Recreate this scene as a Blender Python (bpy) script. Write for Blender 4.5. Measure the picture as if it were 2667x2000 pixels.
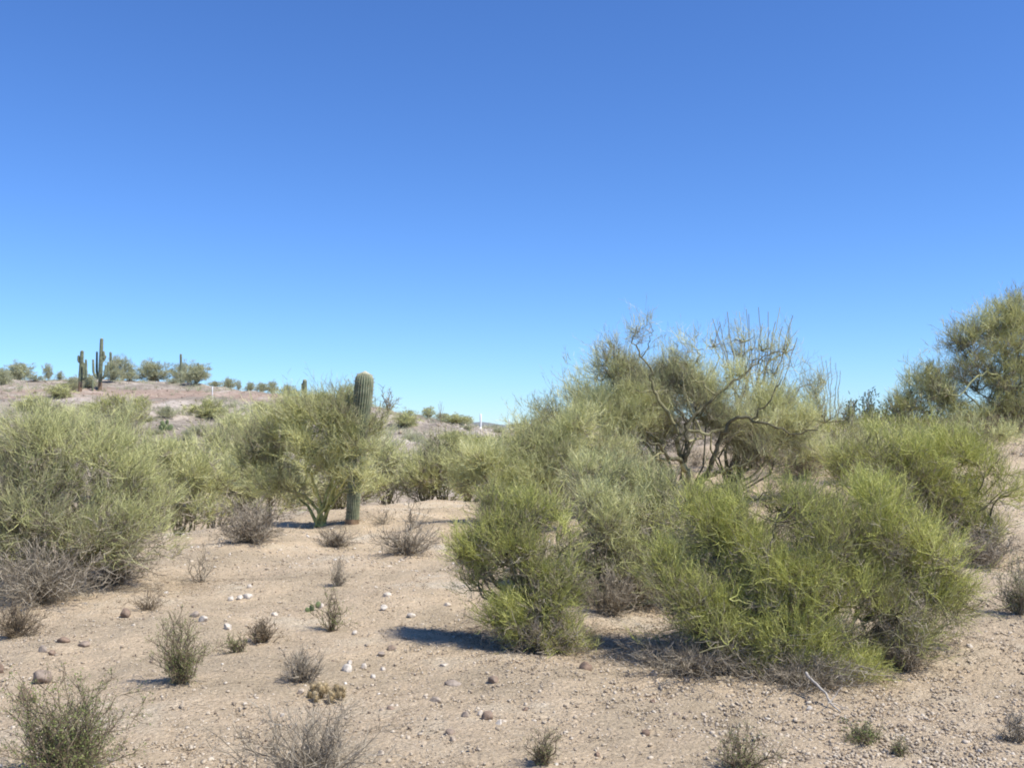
import bpy, math, random
import numpy as np
from mathutils import Vector, Matrix

for o in list(bpy.data.objects): bpy.data.objects.remove(o)
S = bpy.context.scene
col = S.collection
rng = np.random.default_rng(7)
random.seed(7)

# ------------------------------------------------------------------ camera, sky, sun, exposure
EYE = 2.0; F = 2562.0; CX = 1333.5; HOR = 1110.0
PITCH = math.atan((HOR-1000.0)/F)
cam = bpy.data.cameras.new('camera'); co = bpy.data.objects.new('camera', cam); col.objects.link(co)
co.location = (0, 0, EYE); co.rotation_euler = (math.pi/2+PITCH, 0, 0)
cam.sensor_width = 36.0; cam.lens = 36.0*F/2667.0; cam.clip_start = 0.1; cam.clip_end = 6000
S.camera = co
SUN_EL = math.radians(55); SX, SY = 0.90, -0.44
SUN_AZ = math.atan2(SX, SY)
w = bpy.data.worlds.new('World'); S.world = w; w.use_nodes = True
nt = w.node_tree; nt.nodes.clear()
sky = nt.nodes.new('ShaderNodeTexSky'); sky.sky_type = 'NISHITA'; sky.sun_disc = False
sky.sun_elevation = SUN_EL; sky.sun_rotation = SUN_AZ; sky.altitude = 900; sky.air_density = 1.0; sky.dust_density = 0.0; sky.ozone_density = 2.0
hs = nt.nodes.new('ShaderNodeHueSaturation'); hs.inputs['Saturation'].default_value = 1.05
wb = nt.nodes.new('ShaderNodeMix'); wb.data_type = 'RGBA'; wb.blend_type = 'MULTIPLY'; wb.inputs[0].default_value = 1.0; wb.inputs[7].default_value = (.67, .985, 1.5, 1)
bg = nt.nodes.new('ShaderNodeBackground'); bg.inputs[1].default_value = 0.088
wo = nt.nodes.new('ShaderNodeOutputWorld')
nt.links.new(sky.outputs[0], hs.inputs['Color']); nt.links.new(hs.outputs[0], wb.inputs[6]); nt.links.new(wb.outputs[2], bg.inputs[0]); nt.links.new(bg.outputs[0], wo.inputs[0])
sl = bpy.data.lights.new('sun', 'SUN'); sl.energy = 4.6; sl.angle = math.radians(0.55); sl.color = (1.0, 0.95, 0.87)
so = bpy.data.objects.new('sun', sl); col.objects.link(so)
sv = Vector((SX, SY, 0)).normalized()*math.cos(SUN_EL)+Vector((0, 0, math.sin(SUN_EL)))
so.rotation_euler = sv.to_track_quat('Z', 'Y').to_euler(); so.location = (20, -20, 30)
S.view_settings.view_transform = 'Standard'; S.view_settings.look = 'None'
S.view_settings.exposure = 0.45; S.view_settings.gamma = 1.0; S.view_settings.use_curve_mapping = False
S.render.engine = 'CYCLES'; S.cycles.max_bounces = 5; S.cycles.diffuse_bounces = 3; S.cycles.transmission_bounces = 3
S.cycles.pixel_filter_type = 'BLACKMAN_HARRIS'; S.cycles.filter_width = 1.9

# ------------------------------------------------------------------ terrain
DEP = [4, 6, 10, 14, 18, 22, 26, 32, 40, 50, 65, 80, 95, 105, 130, 200, 400, 900, 2600]
COLS = {   # picture column the profile runs through : height at each depth
 -700: [0, 0, 0, 0, -.3, -1., -1.5, -1.6, -.9, .8, 3.0, 4.6, 6.2, 7.2, 7.5, 5, 1, -3, -10],
 0:    [0, 0, 0, 0, -.3, -1., -1.5, -1.6, -.8, 1.0, 3.3, 4.9, 6.1, 7.0, 7.2, 4, 0, -4, -10],
 265:  [0, 0, 0, .02, -.15, -.9, -1.5, -1.6, -.8, .8, 2.9, 4.4, 5.7, 7.1, 7.3, 4, 0, -4, -10],
 420:  [0, 0, 0, .03, .06, -.75, -1.5, -1.6, -.9, .5, 2.5, 4.0, 5.6, 7.0, 7.1, 4, 0, -4, -10],
 560:  [0, 0, 0, .02, .12, -.25, -1.4, -1.6, -1.0, .3, 2.2, 3.8, 5.4, 6.35, 6.3, 4, 0, -4, -10],
 750:  [0, 0, 0, .02, .06, .05, -1.0, -1.6, -1.1, .2, 1.9, 3.2, 4.7, 5.3, 5.1, 3, 0, -4, -10],
 930:  [0, 0, 0, 0, 0, .0, .0, -1.0, -1.1, .0, 1.6, 2.8, 4.0, 4.2, 4.1, 2, 0, -4, -10],
 1060: [0, 0, 0, 0, 0, .0, .1, -.9, -1.1, 0, 1.3, 2.3, 3.1, 3.1, 3.0, 1.5, 0, -4, -10],
 1160: [0, 0, 0, 0, 0, .0, .1, -.8, -1.1, -.1, 1.0, 1.9, 2.4, 2.2, 2.0, 1.0, 0, -4, -10],
 1260: [0, 0, 0, 0, 0, .0, .05, -.7, -1.0, -.2, .8, 1.6, 1.75, 1.5, 1.2, 0.5, 0, -4, -10],
 1340: [0, 0, 0, 0, 0, .0, 0, -.6, -.9, -.3, .5, 1.2, 1.2, 1.2, 1.2, 1.0, 0, -4, -10],
 1450: [0, 0, 0, 0, 0, .0, 0, -.3, -.5, 0, .6, 1.2, 1.7, 2.3, 3.2, 1.0, 0, -4, -10],
 1600: [0, 0, 0, 0, 0, 0, .15, .5, .6, .9, 1.2, 1.7, 2.2, 2.8, 4.2, 2.0, 0, -4, -10],
 1790: [0, 0, 0, 0, 0, .05, .4, 1.1, 1.6, 1.8, 1.9, 2.0, 2.2, 2.4, 3.0, 2, 0, -4, -10],
 2000: [0, 0, 0, 0, 0, .12, .65, 1.5, 1.95, 2.05, 2.1, 2.1, 2.1, 2.1, 2, 1, 0, -4, -10],
 2300: [0, 0, 0, 0, .05, .35, .85, 1.7, 2.1, 2.15, 2.2, 2.2, 2.2, 2.1, 2, 1, 0, -4, -10],
 2667: [0, 0, .02, .08, .25, .6, 1.0, 1.6, 2.0, 2.1, 2.2, 2.2, 2.2, 2.1, 2, 1, 0, -4, -10],
 3400: [0, 0, .05, .15, .4, .8, 1.2, 1.7, 2.0, 2.1, 2.2, 2.2, 2.2, 2.1, 2, 1, 0, -4, -10]}
_px = np.array(sorted(COLS)); _ld = np.log(np.array(DEP, float))
_tab = np.array([COLS[p] for p in _px], float)
GP = np.linspace(-700, 3400, 260); GL = np.linspace(_ld[0], _ld[-1], 300)
_t1 = np.array([np.interp(GL, _ld, r) for r in _tab])
_t2 = np.array([np.interp(GP, _px, _t1[:, j]) for j in range(len(GL))]).T
def _blur(a, ax, s):
    k = np.exp(-np.arange(-3*s, 3*s+1)**2/(2.*s*s)); k /= k.sum(); n = len(k)//2
    pad = [(0, 0), (0, 0)]; pad[ax] = (n, n); b = np.pad(a, pad, mode='edge')
    return np.apply_along_axis(lambda v: np.convolve(v, k, 'valid'), ax, b)
TAB = _blur(_blur(_t2, 0, 3), 1, 3)
def H(x, y):
    x = np.asarray(x, float); y = np.asarray(y, float)
    yy = np.maximum(y, 4.0)
    p = np.clip(CX+F*x/yy, -700, 3399.9); l = np.clip(np.log(yy), GL[0], GL[-1]-1e-6)
    a = (p-GP[0])/(GP[1]-GP[0]); b = (l-GL[0])/(GL[1]-GL[0])
    i = np.clip(a.astype(int), 0, len(GP)-2); j = np.clip(b.astype(int), 0, len(GL)-2); a = a-i; b = b-j
    z = TAB[i, j]*(1-a)*(1-b)+TAB[i+1, j]*a*(1-b)+TAB[i, j+1]*(1-a)*b+TAB[i+1, j+1]*a*b
    g = np.clip(yy/30., .12, 2.0)
    z = z+g*(.10*np.sin(.55*x+.8*np.sin(.31*y))*np.sin(.43*y+1.3)+.05*np.sin(1.3*x+1.1*y+.7)+.05*np.sin(2.3*x-1.7*y+1.2*np.sin(.9*y))+.03*np.sin(3.9*x+3.3*y+np.sin(2.2*x)))
    nw = np.clip((yy-5)/3, 0, 1)*np.clip((26-yy)/6, 0, 1)
    z = z+nw*(.055*np.sin(1.15*x+.6)*np.sin(.95*y+.5*x)+.03*np.sin(2.1*x+.9*y)*np.sin(1.7*y-.8*x)-.035*np.exp(-((np.sin(.75*x+.28*y+.35*np.sin(.9*y)))/.16)**2))
    return z
def ray(px, py):
    v = np.array([(px-CX)/F, 1.0, -(py-1000.0)/F]); c, s = math.cos(PITCH), math.sin(PITCH)
    v = np.array([v[0], v[1]*c-v[2]*s, v[1]*s+v[2]*c]); return v/v[1]
def W(px, py, d):
    r = ray(px, py); return np.array([r[0]*d, d, EYE+r[2]*d])
_ys = np.geomspace(4.2, 260, 4000)
def G(px, py):
    """the point of the ground seen at this place of the photograph"""
    r = ray(px, py); gap = EYE+r[2]*_ys-H(r[0]*_ys, _ys)
    k = np.where(gap < 0)[0]
    i = k[0] if len(k) else int(np.argmin(gap/_ys))
    d = _ys[i]; x = r[0]*d
    return np.array([x, d, float(H(x, d))])
def GD(px, d):
    x = (px-CX)/F*d; return np.array([x, d, float(H(x, d))])

# ------------------------------------------------------------------ tagging and mesh building
def tag(o, label=None, cat=None, group=None, kind=None):
    if label: o['label'] = label
    if cat: o['category'] = cat
    if group: o['group'] = group
    if kind: o['kind'] = kind
    return o
def empty(name, loc):
    o = bpy.data.objects.new(name, None); col.objects.link(o); o.location = loc; o.empty_display_size = .2
    return o
class MB:
    def __init__(s): s.v = []; s.t = []; s.q = []; s.tr = []; s.n = 0
    def add(s, v, quads=None, tris=None, tint=0.5):
        v = np.asarray(v, float).reshape(-1, 3)
        if quads is not None and len(quads): s.q.append(np.asarray(quads)+s.n)
        if tris is not None and len(tris): s.tr.append(np.asarray(tris)+s.n)
        s.v.append(v); s.t.append(np.broadcast_to(np.asarray(tint, float), (len(v),)).copy()); s.n += len(v)
    def tubes(s, P, R, k=3, tint=0.5, cap=False):
        P = np.asarray(P, float); R = np.asarray(R, float)
        if P.ndim == 2: P = P[None]; R = R[None]
        B, n, _ = P.shape
        if B == 0: return
        R = np.broadcast_to(R, (B, n))
        T = np.gradient(P, axis=1); T /= np.linalg.norm(T, axis=2, keepdims=True)+1e-9
        mean = T.mean(axis=1); ref = np.zeros((B, 3)); ref[np.arange(B), np.argmin(np.abs(mean), axis=1)] = 1
        if k == 2: ref = rng.normal(size=(B, 3))
        N = np.cross(T, ref[:, None, :]); N /= np.linalg.norm(N, axis=2, keepdims=True)+1e-9
        Bn = np.cross(T, N)
        a = np.arange(k)*2*math.pi/k
        V = P[:, :, None, :]+R[:, :, None, None]*(np.cos(a)[None, None, :, None]*N[:, :, None, :]+np.sin(a)[None, None, :, None]*Bn[:, :, None, :])
        base = (np.arange(B)*n*k)[:, None, None]; i = (np.arange(n-1)*k)[None, :, None]
        if k == 2: j = np.array([0])[None, None, :]; j2 = np.array([1])[None, None, :]
        else: j = np.arange(k)[None, None, :]; j2 = ((np.arange(k)+1) % k)[None, None, :]
        A = base+i
        Q = np.stack([A+j, A+j2, A+k+j2, A+k+j], axis=-1).reshape(-1, 4)
        t = np.asarray(tint, float)
        if t.ndim == 1 and len(t) == B: t = np.repeat(t, n*k)
        s.add(V.reshape(-1, 3), quads=Q, tint=t)
    def build(s, name, mat, parent=None, loc=None, smooth=False):
        V = np.concatenate(s.v) if s.v else np.zeros((0, 3)); T = np.concatenate(s.t) if s.t else np.zeros(0)
        if loc is not None: V = V-np.asarray(loc)
        me = bpy.data.meshes.new(name)
        Q = np.concatenate(s.q) if s.q else np.zeros((0, 4), int); R = np.concatenate(s.tr) if s.tr else np.zeros((0, 3), int)
        me.vertices.add(len(V)); me.vertices.foreach_set('co', V.astype(np.float32).ravel())
        me.loops.add(Q.size+R.size); me.loops.foreach_set('vertex_index', np.concatenate([Q.ravel(), R.ravel()]).astype(np.int32))
        me.polygons.add(len(Q)+len(R))
        st = np.concatenate([np.arange(len(Q))*4, Q.size+np.arange(len(R))*3]).astype(np.int32)
        me.polygons.foreach_set('loop_start', st)
        if smooth: me.polygons.foreach_set('use_smooth', np.ones(len(st), bool))
        me.update(calc_edges=True)
        at = me.attributes.new('tint', 'FLOAT', 'POINT'); at.data.foreach_set('value', T.astype(np.float32))
        me.materials.append(mat)
        o = bpy.data.objects.new(name, me); col.objects.link(o)
        if parent is not None: o.parent = parent
        elif loc is not None: o.location = loc
        return o

# ------------------------------------------------------------------ materials
def mat(name):
    m = bpy.data.materials.new(name); m.use_nodes = True; n = m.node_tree; n.nodes.clear()
    out = n.nodes.new('ShaderNodeOutputMaterial'); return m, n, out
def ramp_mat(name, stops, rough=.75, transl=0.0, noise=None, bump=None):
    m, n, out = mat(name); L = n.links.new
    at = n.nodes.new('ShaderNodeAttribute'); at.attribute_name = 'tint'
    cr = n.nodes.new('ShaderNodeValToRGB'); e = cr.color_ramp.elements
    while len(e) > 1: e.remove(e[0])
    e[0].position = stops[0][0]; e[0].color = (*stops[0][1], 1)
    for p, c in stops[1:]:
        x = e.new(p); x.color = (*c, 1)
    L(at.outputs['Fac'], cr.inputs[0]); c = cr.outputs[0]
    if noise:
        tc = n.nodes.new('ShaderNodeTexCoord'); nz = n.nodes.new('ShaderNodeTexNoise'); nz.inputs['Scale'].default_value = noise[0]; nz.inputs['Detail'].default_value = 5
        L(tc.outputs['Object'], nz.inputs['Vector'])
        mr = n.nodes.new('ShaderNodeMapRange'); mr.inputs['To Min'].default_value = 1-noise[1]; mr.inputs['To Max'].default_value = 1+noise[1]; mr.inputs['From Min'].default_value = .3; mr.inputs['From Max'].default_value = .7
        L(nz.outputs[0], mr.inputs[0])
        vm = n.nodes.new('ShaderNodeVectorMath'); vm.operation = 'SCALE'; L(c, vm.inputs[0]); L(mr.outputs[0], vm.inputs['Scale']); c = vm.outputs[0]
    p = n.nodes.new('ShaderNodeBsdfPrincipled'); p.inputs['Roughness'].default_value = rough; p.inputs['Specular IOR Level'].default_value = .25
    L(c, p.inputs['Base Color']); sh = p.outputs[0]
    if bump and noise:
        b = n.nodes.new('ShaderNodeBump'); b.inputs['Strength'].default_value = bump; b.inputs['Distance'].default_value = .02; L(nz.outputs[0], b.inputs['Height']); L(b.outputs[0], p.inputs['Normal'])
    if transl:
        t = n.nodes.new('ShaderNodeBsdfTranslucent'); L(c, t.inputs[0]); mx = n.nodes.new('ShaderNodeMixShader'); mx.inputs[0].default_value = transl
        L(p.outputs[0], mx.inputs[1]); L(t.outputs[0], mx.inputs[2]); sh = mx.outputs[0]
    L(sh, out.inputs[0]); return m
M = {}
M['pv'] = ramp_mat('palo_verde_twigs', [(0, (.23, .195, .13)), (.2, (.35, .335, .19)), (.5, (.49, .50, .215)), (.8, (.62, .615, .275)), (1, (.75, .73, .40))], transl=.15)
M['pvg'] = ramp_mat('fresh_green_twigs', [(0, (.21, .175, .12)), (.2, (.31, .30, .14)), (.5, (.42, .435, .12)), (.85, (.56, .57, .165)), (1, (.70, .685, .28))], transl=.15)
M['pvh'] = ramp_mat('grey_green_twigs', [(0, (.26, .225, .165)), (.3, (.42, .41, .25)), (.6, (.64, .645, .30)), (1, (.82, .80, .44))], transl=.22)
M['far'] = ramp_mat('distant_foliage', [(0, (.34, .32, .23)), (.5, (.44, .45, .27)), (1, (.58, .58, .36))], transl=.3)  # paler than the plants themselves: distance haze is put into this colour
M['dead'] = ramp_mat('dead_grey_twigs', [(0, (.15, .125, .09)), (.5, (.30, .255, .185)), (1, (.47, .41, .31))])
M['bark'] = ramp_mat('green_bark', [(0, (.065, .058, .04)), (.5, (.14, .13, .07)), (1, (.29, .27, .135))], noise=(9, .6), bump=.5)
M['bark_yellow'] = ramp_mat('yellow_green_bark', [(0, (.15, .14, .06)), (.5, (.33, .33, .11)), (1, (.50, .48, .18))], noise=(9, .5), bump=.5)
M['bark_dark'] = ramp_mat('dark_bark', [(0, (.10, .085, .06)), (.6, (.20, .19, .11)), (1, (.30, .30, .14))], noise=(7, .5), bump=.6)
M['leaf'] = ramp_mat('small_olive_leaves', [(0, (.15, .18, .06)), (.5, (.24, .29, .09)), (1, (.38, .42, .16))], transl=.3)
M['creo'] = ramp_mat('dark_creosote_leaves', [(0, (.11, .13, .08)), (.5, (.17, .20, .11)), (1, (.27, .30, .16))], transl=.2)
M['brown'] = ramp_mat('brown_twigs', [(0, (.12, .09, .06)), (.5, (.22, .17, .11)), (1, (.33, .27, .17))])
M['cactus'] = ramp_mat('ribbed_cactus_skin', [(0, (.07, .085, .05)), (.35, (.15, .18, .105)), (.7, (.31, .31, .21)), (.9, (.42, .38, .28)), (1, (.50, .42, .30))], noise=(4, .45))
M['cork'] = ramp_mat('corky_cactus_base', [(0, (.12, .08, .05)), (1, (.26, .18, .11))], noise=(8, .4))
M['cholla'] = ramp_mat('golden_spiny_joints', [(0, (.11, .09, .05)), (.5, (.27, .20, .10)), (1, (.50, .41, .25))], noise=(60, .3))
M['pear'] = ramp_mat('prickly_pear_pads', [(0, (.12, .16, .07)), (1, (.24, .28, .13))], noise=(30, .3))
M['white'] = ramp_mat('white_painted_post', [(0, (.75, .75, .73)), (1, (.82, .82, .8))], noise=(5, .06))
M['stone'] = ramp_mat('stones', [(0, (.13, .085, .06)), (.2, (.24, .17, .12)), (.4, (.30, .25, .20)), (.6, (.42, .34, .25)), (.8, (.50, .43, .34)), (1, (.53, .48, .405))], rough=.9, noise=(25, .35), bump=.4)
M['grav'] = ramp_mat('gravel_stones', [(0, (.19, .145, .105)), (.25, (.32, .26, .19)), (.55, (.46, .38, .275)), (.85, (.55, .475, .365)), (1, (.68, .63, .54))], rough=.92)

def ground_mat():
    m, n, out = mat('desert_soil'); L = n.links.new
    g = n.nodes.new('ShaderNodeNewGeometry')
    def noise(sc, det=6, rough=.6):
        z = n.nodes.new('ShaderNodeTexNoise'); z.inputs['Scale'].default_value = sc; z.inputs['Detail'].default_value = det; z.inputs['Roughness'].default_value = rough
        L(g.outputs['Position'], z.inputs['Vector']); return z.outputs[0]
    def ramp(x, stops):
        cr = n.nodes.new('ShaderNodeValToRGB'); e = cr.color_ramp.elements
        while len(e) > 1: e.remove(e[0])
        e[0].position = stops[0][0]; e[0].color = (*stops[0][1], 1)
        for p, c in stops[1:]: e.new(p).color = (*c, 1)
        L(x, cr.inputs[0]); return cr.outputs[0]
    def mix(a, b, f, mode='MIX'):
        x = n.nodes.new('ShaderNodeMix'); x.data_type = 'RGBA'; x.blend_type = mode
        if isinstance(f, float): x.inputs[0].default_value = f
        else: L(f, x.inputs[0])
        L(a, x.inputs[6]); L(b, x.inputs[7]); return x.outputs[2]
    near = ramp(noise(.55, 8, .65), [(.32, (.42, .34, .23)), (.44, (.51, .415, .285)), (.53, (.59, .47, .32)), (.62, (.61, .515, .37)), (.7, (.68, .61, .48))])
    fine = ramp(noise(38, 6, .8), [(.3, (.55, .53, .50)), (.48, (.92, .91, .90)), (.6, (1.05, 1.05, 1.05)), (.72, (1.4, 1.4, 1.42))])
    near = mix(near, fine, 1.0, 'MULTIPLY')
    vo = n.nodes.new('ShaderNodeTexVoronoi'); vo.inputs['Scale'].default_value = 34; L(g.outputs['Position'], vo.inputs['Vector'])
    sp = ramp(vo.outputs['Color'], [(.0, (.62, .60, .58)), (.35, (.9, .9, .9)), (.8, (1.05, 1.04, 1.02)), (.95, (1.5, 1.5, 1.5))])
    near = mix(near, sp, .55, 'MULTIPLY')
    # the far hill: pinkish grey soil, a red band and pale patches
    hill = ramp(noise(.16, 8, .65), [(.32, (.23, .20, .155)), (.45, (.31, .265, .21)), (.54, (.40, .34, .27)), (.64, (.52, .45, .37))])
    hf = ramp(noise(2.2, 8, .8), [(.32, (.45, .44, .43)), (.5, (.92, .93, .95)), (.62, (1.2, 1.2, 1.2)), (.74, (1.6, 1.6, 1.6))])
    hill = mix(hill, hf, 1.0, 'MULTIPLY')
    sx = n.nodes.new('ShaderNodeSeparateXYZ'); L(g.outputs['Position'], sx.inputs[0])
    ad = n.nodes.new('ShaderNodeMath'); ad.operation = 'MULTIPLY_ADD'; L(noise(.25), ad.inputs[0]); ad.inputs[1].default_value = 3.0; L(sx.outputs['Z'], ad.inputs[2])
    band = ramp(ad.outputs[0], [(0, (0, 0, 0))]); mr = n.nodes.new('ShaderNodeMapRange'); L(ad.outputs[0], mr.inputs[0]); mr.inputs[1].default_value = 5.6; mr.inputs[2].default_value = 6.2
    mr2 = n.nodes.new('ShaderNodeMapRange'); L(ad.outputs[0], mr2.inputs[0]); mr2.inputs[1].default_value = 7.1; mr2.inputs[2].default_value = 6.5
    mm = n.nodes.new('ShaderNodeMath'); mm.operation = 'MULTIPLY'; L(mr.outputs[0], mm.inputs[0]); L(mr2.outputs[0], mm.inputs[1])
    m3 = n.nodes.new('ShaderNodeMath'); m3.operation = 'MULTIPLY'; m3.inputs[1].default_value = .4; L(mm.outputs[0], m3.inputs[0])
    red = n.nodes.new('ShaderNodeRGB'); red.outputs[0].default_value = (.38, .24, .175, 1)
    hill = mix(hill, red.outputs[0], m3.outputs[0])
    my = n.nodes.new('ShaderNodeMapRange'); L(sx.outputs['Y'], my.inputs[0]); my.inputs[1].default_value = 30; my.inputs[2].default_value = 46
    c = mix(near, hill, my.outputs[0])
    p = n.nodes.new('ShaderNodeBsdfPrincipled'); p.inputs['Roughness'].default_value = .95; p.inputs['Specular IOR Level'].default_value = .1
    L(c, p.inputs['Base Color'])
    a = n.nodes.new('ShaderNodeMath'); a.operation = 'ADD'; L(noise(26, 8, .75), a.inputs[0]); L(noise(3.5, 6, .6), a.inputs[1])
    b = n.nodes.new('ShaderNodeBump'); b.inputs['Strength'].default_value = .9; b.inputs['Distance'].default_value = .035; L(a.outputs[0], b.inputs['Height'])
    v2 = n.nodes.new('ShaderNodeBump'); v2.inputs['Strength'].default_value = .6; v2.inputs['Distance'].default_value = .015; v2.invert = True
    L(vo.outputs['Distance'], v2.inputs['Height']); L(b.outputs[0], v2.inputs['Normal']); L(v2.outputs[0], p.inputs['Normal'])
    L(p.outputs[0], out.inputs[0]); return m
M['ground'] = ground_mat()

# ------------------------------------------------------------------ ground sheet
def axis(lo_, hi_, dense_lo, dense_hi, step, grow):
    a = list(np.arange(dense_lo, dense_hi, step)); x = dense_hi; s = step
    while x < hi_: a.append(x); s *= grow; x += s
    a.append(hi_); x = dense_lo; s = step; b = []
    while x > lo_: s *= grow; x -= s; b.append(max(x, lo_))
    return np.array(sorted(set(np.round(a+b, 5))))
gx = axis(-2600, 2600, -12, 12, .085, 1.028); gy = axis(-60, 3200, 4.5, 26, .075, 1.018)
X, Y = np.meshgrid(gx, gy); Z = H(X, Y)
near_w = np.clip((60-Y)/40, 0, 1)
Z = Z+near_w*(.010*np.sin(9.1*X+3*np.sin(4.7*Y))*np.sin(8.3*Y+2*np.sin(3.1*X))+.008*np.sin(17*X+2*np.sin(7*Y)+5)*np.sin(15*Y+2.6*np.sin(5*X)))
nx = len(gx); ny = len(gy); idx = np.arange(nx*ny).reshape(ny, nx)
Q = np.stack([idx[:-1, :-1], idx[:-1, 1:], idx[1:, 1:], idx[1:, :-1]], -1).reshape(-1, 4)
mb = MB(); mb.add(np.stack([X, Y, Z], -1).reshape(-1, 3), quads=Q)
tag(mb.build('ground', M['ground'], smooth=True), kind='structure')

# low bluish hill on the skyline, far off
mb = MB(); n = 60; xs = np.linspace(-260, 190, n); hh = 3+5*np.exp(-((xs+52)/30)**2)+2*np.exp(-((xs-60)/70)**2)+.5*np.sin(xs*.11)
hh *= np.clip(np.minimum(xs+260, 190-xs)/60, 0.05, 1)
rows = []
for f, yy in ((-.6, 1440), (.3, 1460), (.8, 1480), (1, 1500), (.7, 1530), (-.6, 1600)): rows.append(np.stack([xs, np.full(n, float(yy)), hh*f-4*(f < 0)], -1))
V = np.array(rows); id2 = np.arange(6*n).reshape(6, n)
mb.add(V.reshape(-1, 3), quads=np.stack([id2[:-1, :-1], id2[:-1, 1:], id2[1:, 1:], id2[1:, :-1]], -1).reshape(-1, 4))
M['farhill'] = ramp_mat('far_hill_scrub', [(0, (.16, .17, .17)), (1, (.2, .2, .2))], noise=(.05, .3))
tag(mb.build('distant_hill', M['farhill'], smooth=True), kind='structure')

# ------------------------------------------------------------------ plant growing
def unit(v): return v/(np.linalg.norm(v, axis=-1, keepdims=True)+1e-9)
def curve(a, b, n, sag, wob, up0=None):
    """(B,n,3) paths from a to b, leaving a along up0, with a wandering middle"""
    a = np.atleast_2d(a); b = np.atleast_2d(b); B = len(b); a = np.broadcast_to(a, b.shape)
    t = np.linspace(0, 1, n)[None, :, None]; d = np.linalg.norm(b-a, axis=1)[:, None, None]
    mid = (a+b)/2; mid = mid[:, None, :]+np.array([0, 0, 1.0])*sag*d+rng.normal(size=(B, 1, 3))*wob*d*.5
    p = (1-t)**2*a[:, None, :]+2*t*(1-t)*mid+t*t*b[:, None, :]
    w_ = rng.normal(size=(B, n, 3))*wob*d*.25*np.sin(math.pi*t)
    return p+w_
def sample_lobes(lobes, n):
    """random points in a union of ellipsoids (c, r), denser towards the rim and broken up into clumps"""
    wts = np.array([l[1][0]*l[1][2]*l[1][1]**.9 for l in lobes]); wts = wts/wts.sum()
    k = rng.choice(len(lobes), n, p=wts)
    C_ = np.array([l[0] for l in lobes])[k]; R_ = np.array([l[1] for l in lobes])[k]
    u = unit(rng.normal(size=(n, 3))); r = rng.random(n)**(1/2.2)
    r = r*(1+.12*np.sin(7*u[:, 0]+3*k)*np.cos(6*u[:, 2]+k)+.22*rng.normal(size=n))
    return C_+u*r[:, None]*R_, C_, R_
def twigs(mb, P0, D0, L, wd, npts=3, bend=.25, tint=None, k=2):
    B = len(P0); D1 = unit(D0+rng.normal(size=(B, 3))*bend+np.array([0, 0, bend*.8]))
    L = np.broadcast_to(L, (B,))[:, None]
    if npts == 2: P = np.stack([P0, P0+D0*L], 1); R = np.stack([wd*np.ones(B), wd*.5*np.ones(B)], 1)
    else: P = np.stack([P0, P0+D0*L*.5, P0+D0*L*.5+D1*L*.5], 1); R = np.array([1, .8, .35])[None]*np.broadcast_to(wd, (B,))[:, None]
    mb.tubes(P, R, k=k, tint=tint if tint is not None else rng.random(B))
    return P
def leaves(mb, P, size, tint=None):
    n = len(P); a = unit(rng.normal(size=(n, 3))+np.array([0, 0, .4])); b = unit(np.cross(a, rng.normal(size=(n, 3))))
    s = (size*rng.uniform(.6, 1.3, n))[:, None]
    V = np.stack([P-a*s, P+b*s*.45, P+a*s, P-b*s*.45], 1).reshape(-1, 3)
    mb.add(V, quads=np.arange(4*n).reshape(n, 4), tint=np.repeat(tint if tint is not None else rng.random(n), 4))

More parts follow.
